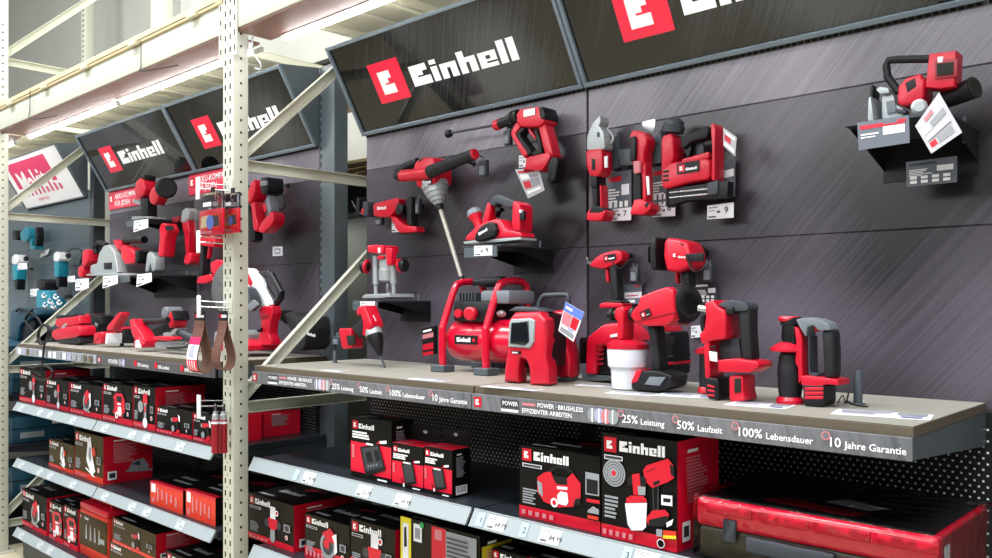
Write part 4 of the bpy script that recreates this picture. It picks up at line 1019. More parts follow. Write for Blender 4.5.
# ---- dust extractor behind and battery pack
T = Tool('dust_extractor', 'red boxy device with side vents standing behind the paint sprayer cup', 'dust extractor', K, 2.21, (80, 440), zmin=ZT)
T.prism('body', [(42, 440), (48, 300), (55, 268), (150, 206), (240, 200), (300, 245), (320, 290), (140, 310), (118, 370), (104, 442)], .12, RED, bev=.018)
T.prism('dark_front', [(44, 282), (56, 268), (68, 285), (62, 330), (50, 400), (44, 340)], .124, BLK, bev=.008)
for k in range(5): T.prism('vent_rib', [(72, 300 + k * 22), (112, 296 + k * 22), (110, 306 + k * 22), (72, 310 + k * 22)], .006, DRED, dY=-.0605, bev=.002, rnd=0)
T.prism('label', [(140, 255), (190, 245), (190, 262), (140, 268)], .004, OFFW, dY=-.061, bev=.001, rnd=0)
T.prism('lower_housing', [(102, 442), (116, 372), (150, 300), (300, 290), (300, 440)], .10, BLK, bev=.008)
T.prism('foot_pad', [(24, 462), (24, 440), (96, 444), (240, 450), (240, 470), (96, 472)], .10, ANTH2, bev=.002, rnd=0)
T = Tool('battery_pack', 'black battery charger with red top standing behind the sprayer grip', 'charger', K, 2.21, (440, 430), zmin=ZT)
T.prism('body', [(378, 250), (392, 238), (480, 242), (492, 270), (500, 380), (496, 448), (376, 448)], .10, BLK, bev=.012)
T.prism('red_top', [(374, 248), (384, 222), (440, 215), (462, 240), (464, 252)], .10, RED, bev=.010)
T.prism('red_band', [(404, 386), (502, 382), (502, 396), (404, 402)], .106, RED, bev=.003, rnd=0)
T.prism('latch', [(400, 358), (500, 352), (500, 362), (400, 370)], .108, DGR, bev=.003, rnd=0)
T.prism('socket', [(420, 265), (450, 262), (452, 300), (424, 305)], .01, HOLE, dY=-.047, bev=.002)
# ---- L: large rotary hammer
K = crop(685, 290, 4.65)
T = Tool('rotary_hammer', 'large red rotary hammer with black D-handle standing upright on the worktop', 'rotary hammer', K, 2.0, (240, 520), zmin=ZT)
T.prism('gear_housing', [(112, 62), (165, 45), (190, 75), (248, 100), (250, 228), (160, 238), (96, 256), (78, 205), (110, 188), (122, 120)], .085, RED, bev=.012)
T.prism('column', [(102, 252), (165, 232), (168, 330), (168, 414), (118, 414), (110, 330)], .08, RED, bev=.010)
for k in range(3): T.prism('vent_slot', [(118, 262 + k * 20), (146, 258 + k * 20), (148, 268 + k * 20), (119, 273 + k * 20)], .006, BLK, dY=-.039, bev=.001, rnd=0)
T.prism('data_label', [(112, 285), (150, 290), (152, 335), (116, 328)], .004, OFFW, dY=-.0425, bev=.001, rnd=0)
T.prism('rear_frame', [(168, 226), (266, 226), (286, 334), (168, 334)], .03, DGR, dY=.015, bev=.004, rnd=0)
T.prism('tray', [(164, 328), (260, 320), (388, 334), (402, 350), (398, 362), (350, 388), (240, 386), (168, 384)], .085, RED, bev=.008, rnd=0)
T.prism('grip', [(250, 98), (332, 84), (332, 200), (346, 330), (280, 334), (262, 210)], .05, RUB, bev=.018)
T.prism('top_cap', [(162, 72), (190, 52), (240, 46), (320, 60), (336, 80), (330, 98), (250, 100), (196, 82)], .06, DGR, bev=.016)
T.prism('switch', [(190, 84), (244, 80), (246, 110), (200, 118)], .03, BLK, dY=-.022, bev=.006)
T.prism('rib_block', [(108, 432), (126, 408), (212, 416), (216, 512), (140, 512), (110, 482)], .085, BLK, bev=.010)
for k in range(3): T.prism('red_rib', [(122, 442 + k * 22), (196, 450 + k * 20), (196, 460 + k * 20), (122, 452 + k * 22)], .088, RED, bev=.003, rnd=0)
T.prism('battery_mount', [(216, 398), (312, 400), (314, 480), (326, 500), (322, 520), (232, 528), (218, 510)], .07, RED, bev=.008)
T.prism('mount_slot', [(230, 412), (264, 412), (264, 476), (230, 478)], .008, HOLE, dY=-.0335, bev=.002, rnd=0)
T.tube('drill_shaft', [(66, 84), (118, 94)], .010, STL)
T.tube('bail', [(112, 116), (92, 116), (84, 150), (92, 192), (116, 188)], .008, BLK, sm=4)
T.tube('side_grip', [(98, 285, .09), (98, 455, .09)], .018, RUB); a = T.p((98, 276), 2.09)
T.mb('grip_collar', lambda b: b.lathe(a - Vector((0, 0, .014)), (0, 0, 1), [(0, .018), (.004, .030), (.012, .030), (.02, .015)], RED))
a = T.p((98, 470), 2.09); T.mb('grip_end', lambda b: b.lathe(a - Vector((0, 0, .004)), (0, 0, 1), [(0, .022), (.01, .022), (.016, .018)], RED))
# ---- M: small rotary hammer
K = crop(770, 305, 5.07)
T = Tool('rotary_hammer', 'smaller red rotary hammer with thick black side grip, next to the slate post', 'rotary hammer', K, 2.04, (250, 515), zmin=ZT)
T.prism('frame', [(132, 110), (170, 122), (200, 165), (205, 372), (172, 405), (166, 318), (140, 292), (152, 200)], .06, RED, bev=.010)
T.prism('top_cap', [(138, 72), (200, 64), (262, 70), (330, 94), (348, 128), (272, 130), (244, 102), (208, 112), (200, 165), (162, 112)], .058, GRY, bev=.016)
T.prism('grip', [(268, 130), (348, 130), (358, 240), (356, 372), (284, 378), (276, 240)], .048, RUB, bev=.018)
T.prism('trigger', [(222, 105), (248, 98), (256, 130), (236, 138)], .024, RED, bev=.006)
T.prism('inner_frame', [(202, 160), (212, 158), (214, 345), (272, 350), (276, 376), (205, 372)], .05, DGR, bev=.006)
T.prism('tray', [(168, 362), (206, 360), (300, 372), (396, 382), (396, 410), (330, 405), (272, 418), (170, 408)], .075, RED, bev=.006, rnd=0)
T.prism('rib_block', [(180, 408), (326, 404), (326, 500), (310, 518), (196, 518), (180, 500)], .075, BLK, bev=.010)
for k in range(3): T.prism('red_rib', [(188, 420 + k * 22), (322, 420 + k * 22), (322, 436 + k * 22), (188, 437 + k * 22)], .078, RED, bev=.004, rnd=0)
T.mb('chuck', lambda b: b.lathe(T.p((108, 205)), (0, 0, 1), [(0, .018), (.02, .024), (.05, .022), (.052, .026), (.068, .026), (.072, .02)], BLK, n=24))
T.mb('chuck_cap', lambda b: b.lathe(T.p((100, 82)), (0, 0, 1), [(0, .026), (.006, .028), (.012, .024)], RED, n=24))
T.prism('neck', [(100, 90), (150, 110), (158, 240), (110, 240)], .04, BLK, bev=.010)
a = T.p((97, 240)); T.mb('grip_collar', lambda b: b.lathe(a, (0, 0, 1), [(0, .022), (.004, .046), (.010, .046), (.02, .032), (.026, .02)], RED, n=28))
a = T.p((102, 470)); hh = T.p((102, 242)).z - a.z
T.mb('side_grip', lambda b: b.lathe(a, (0, 0, 1), [(0, .026), (hh * .2, .029), (hh * .6, .031), (hh * .9, .027), (hh, .022)], RUB, n=24))
T.mb('grip_end', lambda b: b.lathe((a.x, a.y, ZT + .0008), (0, 0, 1), [(0, .034), (.008, .034), (.016, .028)], RED, n=24))
# ---- N: biscuit jointer
K = crop(840, 40, 3.487)
T = Tool('biscuit_jointer', 'red and silver biscuit jointer with black bow handle on the high bracket shelf', 'biscuit jointer', K, 2.20, (260, 270), zmin=2.0428)
T.prism('motor_body', [(205, 215), (208, 160), (240, 130), (300, 112), (325, 140), (318, 205), (270, 222), (225, 228)], .075, RED, bev=.016)
T.prism('side_label', [(228, 150), (262, 132), (268, 160), (236, 182)], .006, BLK, dY=-.036, bev=.001, rnd=0)
T.prism('battery_mount', [(302, 162), (318, 45), (426, 34), (420, 160), (362, 168)], .06, RED, dY=-.02, bev=.007, rnd=0)
T.prism('mount_rim', [(330, 72), (412, 64), (410, 128), (332, 136)], .006, DRED, dY=-.0505, bev=.001, rnd=0)
T.prism('mount_opening', [(338, 82), (402, 76), (400, 118), (340, 124)], .02, HOLE, dY=-.046, bev=.001, rnd=0)
T.prism('contact_block', [(342, 58), (366, 56), (364, 76), (342, 78)], .02, OFFW, dY=-.0445, bev=.001, rnd=0)
T.tube('bow_handle', [(330, 66, -.02), (200, 68, -.02), (168, 72, -.02), (162, 90, -.02), (166, 128, -.02), (205, 182, -.02)], .0095, BLK)
T.prism('fence_plate', [(104, 280), (108, 200), (128, 192), (140, 240), (150, 280)], .08, SIL, bev=.004)
T.prism('fence_slide', [(130, 170), (150, 160), (190, 165), (196, 182), (150, 186)], .06, SIL, bev=.003)
T.prism('gear_plate', [(150, 190), (196, 184), (212, 225), (240, 236), (240, 270), (150, 280)], .05, SIL, dY=.01, bev=.004)
T.prism('angle_scale', [(160, 215), (192, 208), (200, 250), (166, 258)], .006, GRY, dY=-.017, bev=.001, rnd=0)
T.prism('clamp_lever', [(196, 236), (238, 244), (236, 256), (194, 250)], .02, DGR, dY=-.02, bev=.003)
T.prism('fence_knob', [(110, 168), (126, 152), (134, 165), (126, 215), (112, 230)], .05, BLK, bev=.006)
T.prism('base_plate', [(60, 292), (240, 268), (330, 262), (330, 282), (240, 284), (64, 300)], .09, SIL, bev=.003, rnd=0)
T.mb('depth_dial', lambda b: b.lathe(T.p((276, 238), 2.165), (.3, -1, 0), [(0, .016), (.018, .018), (.022, .012)], SIL))
T.tube('dust_port', [(350, 215, .02), (395, 198, .0), (470, 165, -.02)], [.02, .022, .026], BLK, n=18)
T.mb('port_opening', lambda b: b.lathe(T.p((471, 165), 2.18), T.p((480, 161), 2.178) - T.p((471, 165), 2.18), [(0, .0262), (.002, .022)], HOLE, n=18))
card('information_card', 'slate information card with red heading on the front of the high bracket shelf', K((65, 385), (243, 358), (240, 262), (60, 288)), 2.095, SLATE, [(.05, .72, .5, .86, REDP), (.5, .42, .92, .72, PAPER), (.06, .5, .42, .55, WHT), (.06, .4, .35, .44, WHT), (.78, .82, .95, .9, REDP), (.5, .74, .92, .8, REDP)])
card('leaflet', 'folded pale leaflet hanging at a tilt from the biscuit jointer', K((318, 396), (426, 322), (345, 182), (262, 300)), 2.08, mat('leaflet_silver', 'B9B8BE', .45), [(.1, .12, .3, .28, REDP), (.35, .1, .85, .28, PGREY), (.1, .38, .85, .46, WHT), (.4, .55, .9, .7, PGREY), (.1, .55, .35, .72, WHT), (.3, .8, .6, .9, PPINK), (.1, .32, .9, .34, PDARK)], 'leaflet')
card('information_card', 'slate information card with white pictograms below the high bracket shelf', K((232, 512), (408, 495), (408, 404), (230, 426)), 2.30, SLATE, info(9, True, PDARK))
# ---- papers on the worktop
def paper(px, w, d, rot, label, dy=0):
    p = atz(*px, ZT); t = thing('paper_leaflet', label, 'leaflet', p)
    R = Matrix.Translation(p) @ Matrix.Rotation(rot, 4, 'Z')
    part('sheet', t, lambda b: b.box((-w / 2, -d / 2, .0006), (w / 2, d / 2, .0018), PAPER, M=R))
    b = MB(); f = Face(R @ Vector((-w / 2, -d / 2, .0018)), R.to_3x3() @ Vector((1, 0, 0)), R.to_3x3() @ Vector((0, 1, 0)), w, d, b)
    f.rect(w * .05, d * .72, w * .6, d * .92, PLAV); f.rect(w * .65, d * .5, w * .95, d * .9, PGREY); f.lines(w * .08, d * .55, w * .5, d * .05, 4, PGREY); f.rect(w * .7, d * .08, w * .92, d * .3, PLAV)
    b.build('sheet_print', t); return t
for q in (((335, 371), .10, .05, .1, 'small pale paper at the front left of the worktop'), ((430, 380), .16, .06, .05, 'printed leaflet on the worktop in front of the compressor'),
          ((512, 388.5), .20, .05, .06, 'printed leaflet at the feet of the red two-legged device'), ((598, 386), .13, .05, .2, 'printed leaflet beside the dark pad left of the spray cup'), ((632, 394), .14, .06, .1, 'printed leaflet in front of the spray cup'),
          ((690, 396), .17, .09, .25, 'printed leaflet between the spray gun and the large rotary hammer'), ((760, 405.5), .15, .09, .15, 'printed leaflet between the two rotary hammers'), ((882, 415), .20, .10, .2, 'printed leaflet at the right end of the worktop')):
    paper(*q)
# ------------------------------------------------------------------ cartons
def art(f, kind, cx, cy, s):
    """simple printed picture of a tool on a carton face; s = half size"""
    P = lambda *q: [(cx + a * s, cy + b * s) for a, b in q]
    if kind == 'charger':
        f.poly(P((-.9, .45), (.45, .75), (.95, -.35), (-.45, -.85)), BLK); f.poly(P((-.75, .4), (.4, .64), (.78, -.22), (-.42, -.62)), DGR)
        f.poly(P((-.5, .25), (-.1, .35), (.1, -.1), (-.3, -.2)), BLK); f.poly(P((.1, .4), (.4, .48), (.6, .02), (.3, -.06)), BLK)
        for k in range(4): f.rect(cx + (-.3 + k * .2) * s, cy + (-.4 + k * .05) * s, cx + (-.22 + k * .2) * s, cy + (-.3 + k * .05) * s, PGREY)
        f.rect(cx - .4 * s, cy + .62 * s, cx + .1 * s, cy + .7 * s, WHT)
    elif kind == 'charger2':
        f.poly(P((-.7, .6), (.4, .8), (.75, -.5), (-.3, -.8)), BLK); f.poly(P((-.55, .5), (.3, .64), (.58, -.4), (-.25, -.6)), PDARK)
        f.rect(cx - .5 * s, cy + .62 * s, cx + .2 * s, cy + .72 * s, WHT); f.poly(P((-.75, -.35), (-.65, -.35), (-.4, -.75), (-.5, -.75)), BLK); f.rect(cx - .5 * s, cy - .88 * s, cx - .36 * s, cy - .66 * s, WHT)
    elif kind == 'inflator':
        f.poly(P((-.9, -.55), (-.85, .45), (-.4, .75), (.5, .75), (.85, .35), (.9, -.5), (.6, -.75), (-.3, -.75)), REDP)
        f.poly(P((-.45, .75), (-.3, .95), (.3, .98), (.55, .75), (.4, .75), (.25, .85), (-.2, .83), (-.3, .72)), BLK)
        f.poly(P((-.35, .55), (.45, .55), (.4, .2), (-.3, .2)), BLK); f.rect(cx - .2 * s, cy + .02 * s, cx + .3 * s, cy + .12 * s, WHT)
        f.poly(P((-.1, -.1), (.35, -.1), (.45, -.55), (.2, -.72), (-.2, -.55)), PAPER); f.disc(cx - .32 * s, cy - .68 * s, .22 * s, WHT); f.disc(cx - .32 * s, cy - .68 * s, .1 * s, REDP)
        f.poly(P((-.85, .3), (-.7, .4), (-.7, -.4), (-.88, -.35)), BLK); f.poly(P((.6, -.5), (.95, -.4), (.95, -.62), (.6, -.7)), BLK)
    elif kind == 'sprayer':
        f.poly(P((-.2, .5), (.1, .85), (.75, 1.0), (.85, .5), (.4, .25), (.0, .25)), REDP); f.rect(cx + .2 * s, cy + .42 * s, cx + .5 * s, cy + .52 * s, BLK)
        f.poly(P((.1, .25), (.35, .25), (.55, -.45), (.3, -.5)), BLK); f.poly(P((.15, -.45), (.75, -.5), (.8, -.8), (.2, -.85)), REDP); f.poly(P((.3, -.7), (.8, -.7), (.8, -.9), (.3, -.95)), BLK)
        f.rect(cx - .55 * s, cy + .0 * s, cx - .3 * s, cy + .5 * s, REDP); f.disc(cx - .72 * s, cy + .42 * s, .13 * s, BLK); f.disc(cx - .15 * s, cy + .4 * s, .14 * s, BLK)
        f.rect(cx - .72 * s, cy - .12 * s, cx - .05 * s, cy + .02 * s, REDP); f.poly(P((-.75, -.12), (-.02, -.12), (-.1, -.9), (-.25, -1.0), (-.55, -1.0), (-.68, -.9)), CUP)
    elif kind == 'saw':
        f.disc(cx - .1 * s, cy - .1 * s, .7 * s, PGREY); f.disc(cx - .1 * s, cy - .1 * s, .5 * s, PDARK); f.poly(P((-.6, .5), (.1, .9), (.7, .5), (.5, .1), (-.2, .2)), REDP)
        f.poly(P((.3, .5), (.7, .7), (.75, -.3), (.5, -.5), (.55, .1)), PAPER); f.poly(P((-.7, -.75), (.6, -.9), (.6, -.75), (-.7, -.6)), SIL); f.poly(P((-.5, .1), (.1, .3), (.0, -.3), (-.4, -.2)), REDP)
    elif kind == 'drill':
        f.poly(P((-.7, .5), (.4, .6), (.6, .3), (-.6, .1)), REDP); f.poly(P((.1, .25), (.4, .3), (.6, -.6), (.3, -.65)), BLK); f.poly(P((.1, -.6), (.8, -.5), (.8, -.85), (.1, -.9)), REDP)
        f.poly(P((-.9, .45), (-.7, .5), (-.65, .1), (-.9, .2)), PGREY); f.poly(P((.5, .9), (.85, .7), (.85, .2), (.65, .3)), WHT); f.disc(cx - .5 * s, cy - .5 * s, .3 * s, PGREY)
    elif kind == 'router':
        f.rect(cx - .25 * s, cy + .2 * s, cx + .25 * s, cy + .95 * s, PAPER); f.poly(P((-.45, .3), (.45, .3), (.5, -.1), (.2, -.3), (-.2, -.3), (-.5, -.1)), REDP)
        f.disc(cx - .6 * s, cy - .0 * s, .22 * s, PDARK); f.disc(cx + .6 * s, cy, .22 * s, PDARK); f.poly(P((-.2, -.3), (.2, -.3), (.25, -.8), (.1, -1.0), (-.1, -1.0), (-.25, -.8)), SIL)
        f.disc(cx + .4 * s, cy + .65 * s, .16 * s, WHT); f.disc(cx + .4 * s, cy + .65 * s, .1 * s, REDP)
    elif kind == 'sander':
        f.poly(P((-.3, .9), (.15, .95), (.3, .2), (.7, -.6), (.2, -.9), (-.5, -.1)), PAPER); f.poly(P((-.1, .6), (.1, .6), (.2, .0), (.0, -.2), (-.2, .1)), PGREY)
        f.poly(P((.2, .5), (.6, .7), (.75, .3), (.4, .1)), PORG); f.poly(P((-.55, -.5), (.6, -.85), (.6, -.95), (-.55, -.6)), WHT)
    elif kind == 'tall':
        f.poly(P((-.25, .9), (.25, .9), (.3, .3), (-.3, .3)), REDP); f.rect(cx - .15 * s, cy - .7 * s, cx + .15 * s, cy + .35 * s, PGREY); f.disc(cx - .6 * s, cy + .1 * s, .34 * s, PGREY); f.disc(cx, cy - .8 * s, .3 * s, PAPER)
        f.rect(cx - .1 * s, cy - .2 * s, cx + .1 * s, cy + .2 * s, REDP)
def big_print(f, w, H, x0, x1, yt0, yt1, yb0, yb1):
    """turn points read off the printed front into the face's own coordinates"""
    def q(x, y):
        u = (x - x0) / (x1 - x0); t = yt0 + (yt1 - yt0) * u; b_ = yb0 + (yb1 - yb0) * u
        return u * w, (b_ - y) / (b_ - t) * H
    return lambda m, *pts: f.poly([q(*p) for p in pts], m), q
def big_sprayer(f, w, H):
    p, q = big_print(f, w, H, 10, 332, 28, 56, 425, 548)
    u, v = q(70, 188); R = w * .155
    for k, (r, m) in enumerate(((1, PGREY), (.86, PDARK), (.8, PGREY), (.66, PDARK), (.6, PGREY), (.45, PDARK), (.4, PGREY), (.2, REDP))): f.disc(u, v, R * r, m, r2=R * r)
    p(PDARK, (236, 240), (262, 245), (262, 350), (240, 360)); p(PBLK, (240, 245), (258, 248), (256, 345), (243, 352))
    p(REDP, (198, 180), (212, 160), (300, 130), (322, 160), (324, 215), (300, 232), (236, 256), (206, 226)); p(DRED, (212, 185), (250, 165), (252, 172), (214, 192)); p(BLK, (240, 232), (266, 222), (266, 238), (242, 248)); p(BLK, (308, 150), (324, 165), (326, 210), (312, 200))
    p(BLK, (128, 215), (150, 200), (160, 235), (138, 245)); p(REDP, (152, 196), (184, 192), (192, 285), (158, 280)); p(BLK, (184, 198), (212, 215), (210, 262), (190, 262)); p(PGREY, (176, 245), (210, 250), (208, 285), (180, 282))
    p(CUP, (122, 312), (216, 318), (212, 420), (198, 432), (150, 426), (134, 400)); p(REDP, (128, 292), (150, 282), (200, 288), (214, 302), (214, 316), (128, 312))
    p(REDP, (212, 384), (238, 352), (290, 352), (306, 372), (300, 400), (222, 412)); p(BLK, (226, 390), (300, 378), (306, 410), (280, 425), (222, 416)); p(WHT, (296, 410), (324, 395), (318, 420), (298, 430))
    p(PAPER, (276, 286), (320, 292), (320, 338), (276, 330)); p(BLK, (284, 300), (314, 305), (312, 322), (284, 318))
    p(PGREY, (256, 432), (280, 438), (280, 470), (256, 462)); p(PORG, (284, 440), (336, 450), (336, 470), (284, 462)); p(PYEL, (284, 462), (336, 470), (336, 485), (284, 476)); u, v = q(275, 497); f.disc(u, v, w * .05, PAPER); f.disc(u, v, w * .04, PBLK)
def big_inflator(f, w, H):
    p, q = big_print(f, w, H, 68, 360, 155, 206, 408, 478)
    p(BLK, (165, 262), (205, 235), (250, 236), (272, 262), (255, 262), (240, 248), (205, 246), (180, 268))
    p(REDP, (140, 275), (165, 258), (190, 256), (200, 275), (250, 280), (268, 262), (296, 300), (296, 350), (270, 382), (215, 384), (165, 362), (140, 325)); p(BLK, (194, 270), (248, 276), (250, 305), (210, 300))
    p(WHT, (212, 308), (250, 312), (250, 322), (214, 318)); p(PAPER, (214, 340), (226, 326), (250, 332), (254, 365), (246, 378), (216, 370)); p(PGREY, (140, 285), (158, 296), (162, 345), (146, 330)); p(BLK, (278, 355), (298, 350), (296, 375), (272, 378))
    u, v = q(204, 366); f.disc(u, v, w * .045, WHT); f.disc(u, v, w * .025, REDP)
    p(PGREY, (314, 258), (360, 268), (360, 345), (314, 338)); p(BLK, (318, 282), (356, 290), (356, 340), (318, 333)); p(REDP, (318, 352), (362, 360), (362, 372), (318, 364)); p(PGREY, (322, 395), (340, 380), (360, 392), (360, 410), (322, 402)); p(PORG, (322, 410), (358, 418), (358, 430), (322, 422))
BIG = {}
def carton(label, pxl, pxr, ytop, z0, Yf, depth, front, side, top, art_kind, style='black', group=None, x0=None, tab=False, foot=None, h=None, kindname='product_carton'):
    X0 = at(pxl, HY, Yf).x if x0 is None else x0; X1 = at(pxr, HY, Yf).x
    H = h or at(pxl, ytop, Yf).z - z0; z0 += .0008; w = X1 - X0 - .002
    t = thing(kindname, label, 'box', (X0, Yf, z0), group)
    X1 = X0 + w
    part('carton_body', t, lambda b: (b.box((X0, Yf, z0), (X1, Yf + depth, z0 + H), front, .0012, seg=1)))
    # front
    b = MB(); f = Face((X0, Yf, z0), (1, 0, 0), (0, 0, 1), w, H, b); m = min(w, H)
    if style == 'charger':
        f.rect(0, H * .09, w, H * .585, REDT_P); bh = H * .135; f.badge(w * .05, H * .80, bh); f.word(w * .05 + bh * 1.2, H * .815, bh * .62, WHT, sx=min(1.1, (w * .93 - bh * 1.2) / (bh * .62 / 7.2 * 31.7)))
        f.lines(w * .05, H * .735, w * .5, H * .028, 3, WHT, 1.5); f.poly([(w * .66, H * .61), (w * .9, H * .64), (w * .9, H * .69), (w * .72, H * .66)], WHT); f.poly([(w * .64, H * .6), (w * .74, H * .62), (w * .74, H * .67)], REDT_P)
        for k in range(5): f.rect(w * .05, H * (.32 + k * .045), w * .11, H * (.355 + k * .045), PPINK)
        art(f, art_kind, w * .56, H * .35, m * .36); f.rect(w * .7, H * .03, w * .93, H * .055, WHT)
    elif style != 'blank':
        ft = foot if foot is not None else .13
        if ft: f.rect(0, 0, w, H * ft, PORG if style == 'olive' else REDP)
        bh = min(H * .17, w * .17); f.badge(w * .04, H - bh * 1.25, bh); f.word(w * .04 + bh * 1.25, H - bh * 1.12, bh * .72, WHT, sx=min(1.15, (w * .75) / (bh * .72 / 7.2 * 31.7) * .8))
        f.lines(w * .05, H * .38, w * .2, H * .022, 6, PGREY, 1.7); f.rect(w * .05, H - bh * 1.75, w * .3, H - bh * 1.45, PAPER); f.rect(w * .06, H - bh * 1.70, w * .29, H - bh * 1.50, PDARK)
        if art_kind in BIG: BIG[art_kind](f, w, H)
        else: art(f, art_kind, w * .57, H * .47, min(m * (.44 if w > H * .8 else .42), H * .405))
        for k in range(5 if ft else 0): f.rect(w * (.05 + k * .09), H * ft * .3, w * (.10 + k * .09), H * ft * .72, PPINK)
        if art_kind not in BIG: f.rect(w * .82, H * .40, w * .95, H * .56, PGREY); f.rect(w * .84, H * .42, w * .93, H * .54, PDARK); f.disc(w * .88, H * .28, m * .05, WHT); f.disc(w * .88, H * .28, m * .034, REDP)
    b.build('front_print', t)
    # right side
    b = MB(); f = Face((X1, Yf, z0), (0, 1, 0), (0, 0, 1), depth, H, b)
    if side is not front: f.rect(0, 0, depth, H, side)
    f.lines(depth * .2, H * .82, depth * .5, H * .016, 14, PPINK if side is not front else PGREY, 1.9); f.rect(depth * .2, H * .88, depth * .45, H * .91, WHT)
    if style == 'charger': f.rect(depth * .15, H * .06, depth * .75, H * .24, WHT); [f.rect(depth * (.2 + k * .07), H * .10, depth * (.23 + k * .07), H * .23, BLK) for k in range(7)]
    elif style != 'plain': f.rect(depth * .08, H * .08, depth * .26, H * .26, WHT); f.rect(depth * .11, H * .12, depth * .23, H * .22, PDARK)
    b.build('side_print', t)
    b = MB(); f = Face((X0, Yf, z0 + H), (1, 0, 0), (0, 1, 0), w, depth, b)
    if top is not front: f.rect(0, 0, w, depth, top)
    f.word(w * .2, depth * .35, min(depth * .12, w * .12), PGREY); f.rect(w * .1, depth * .1, w * .4, depth * .16, PGREY); f.poly([(w * .4, depth * .6), (w * .8, depth * .7), (w * .7, depth * .8), (w * .45, depth * .75)], DRED); f.rect(0, depth * .495, w, depth * .505, PDARK)
    b.build('top_print', t)
    if tab: part('hang_tab', t, lambda b: (b.box((X0 + .004, Yf + depth - .004, z0 + H), (X1 - .004, Yf + depth - .002, z0 + H + .052), front), b.prism([Vector((X0 + w * q, Yf + depth - .0045, z0 + H + r)) for q, r in ((.42, .034), (.5, .028), (.58, .034), (.54, .040), (.46, .040))], (0, .0008, 0), PGREY)))
    return t
REDT_P = mat('bright_red_print', 'DC0A30', .42)
YB = 1.872
carton('tall red and black charger carton, left of the three on the shelf', 351, 391.7, 416, Z1, YB, .10, PBLK, PBLK, PBLK, 'charger', 'charger')
carton('small red and black charger carton in the middle of the three chargers', 392.2, 423.8, 442.5, Z1, YB, .085, PBLK, PBLK, REDT_P, 'charger2', 'charger', tab=True)
carton('small red and black charger carton with visible barcode side, right of the three chargers', 424.3, 452.5, 446, Z1, YB, .085, PBLK, PBLK, REDT_P, 'charger2', 'charger', tab=True)
BIG.update(bigspray=big_sprayer, biginfl=big_inflator)
carton('black carton picturing a red inflator with carry handle, beside the sprayer carton', 519.5, 601, 444.5, Z1, 1.862, .20, PBLK, PBLK, PBLK, 'biginfl', foot=.15)
carton('tall black carton picturing a red paint sprayer with white cup and red side', 601.6, 678, 432.5, Z1, 1.850, .21, PBLK, REDT_P, PBLK, 'bigspray', foot=.12)
_c = bpy.data.objects[-1] if False else None
# lower right row
carton('brown-black carton with red side picturing a router, beside the cream upright', 248.6, 294, 493, Z2, YB, .29, PBRN, REDP, PBLK, 'router')
carton('brown-black carton with large wordmark picturing a circular saw, second in the lower right row', 305, 349.8, 513, Z2, YB, .26, PBRN, PBRN, PBLK, 'saw', foot=.28)
carton('brown carton with red fade picturing a router, third in the lower right row', 350.6, 395.5, 518, Z2, YB, .26, PBRN, REDP, PBLK, 'router', foot=.3)
t = carton('dark brown carton with bright yellow strip at its left edge, under the charger shelf', 401, 480, 516, Z2, YB, .16, PBRN, PBLK, PBLK, 'tall', 'blank', foot=0)
def _yel(b):
    x0, x1 = at(401, HY, YB).x, at(480, HY, YB).x; H = at(401, 516, YB).z - Z2
    f = Face((x0, YB - .0012, Z2 + .001), (1, 0, 0), (0, 0, 1), x1 - x0, H, b); w = x1 - x0
    f.rect(0, 0, w * .145, H, PYEL); f.rect(w * .03, H * .45, w * .11, H * .92, PAPER); f.poly([(w * .05, H * .6), (w * .09, H * .62), (w * .08, H * .88), (w * .05, H * .86)], BLK)
    f.rect(w * .18, H * .72, w * .29, H * .95, PAPER); f.disc(w * .29, H * .95, w * .028, PGRN); f.rect(w * .20, H * .76, w * .27, H * .9, PGREY)
    f.rect(w * .42, 0, w * .6, H * .98, REDP); f.rect(w * .46, H * .82, w * .55, H * .95, PPINK); f.rect(w * .6, H * .02, w * .97, H * .96, PGREY)
    for k in range(16): f.rect(w * .62, H * (.05 + k * .055), w * random.uniform(.8, .95), H * (.07 + k * .055), PDARK)
part('yellow_strip', t, _yel)
part('side_sticker', t, lambda b: b.box((at(480, HY, YB).x - .0016, YB + .01, Z2 + .13), (at(480, HY, YB).x - .0008, YB + .15, Z2 + .22), PYEL))
carton('low black carton with silver print on top, right of the yellow striped carton', 492, 527, 548, Z2, 1.92, .26, PBLK, REDP, PBLK, 'drill')
carton('low black carton on the lower shelf under the inflator carton', 530, 585, 556, Z2, 1.90, .26, PBLK, REDP, PBLK, 'saw')
carton('low black carton on the lower shelf under the sprayer carton', 590, 650, 572, Z2, 1.90, .26, PBLK, REDP, PBLK, 'drill')
# left run, topmost row
for a in (('black carton with faded red picture at the far left of the upper row', 19.7, 46, 367, .26, 'tall'),
          ('black carton behind the hanging black cable coil', 46.4, 69, 378, .26, 'tall'),
          ('wide black carton with red edge picturing a saw, third of the upper left row', 70, 102.2, 381.6, .26, 'saw'),
          ('black carton picturing a red round tool, fourth of the upper left row', 103, 133, 382, .26, 'inflator'),
          ('narrow tall carton with red side picturing a grey column tool', 133.8, 155.5, 384.7, .26, 'tall'),
          ('low black carton picturing a drill, in front of the dark gap', 156.5, 192.6, 406, .22, 'drill'),
          ('low black carton next to the hanging red tubes', 193.3, 217.5, 412.5, .22, 'drill')):
    carton(a[0], a[1], a[2], a[3], Z1, YB, a[4], PBLK, REDP, PBLK, a[5], foot=.14)
carton('red carton end seen right behind the cream upright', 232, 264, 408, Z1, 2.125, .2, REDP, REDP, REDP, 'tall', foot=0, style='plain', x0=-3.70)
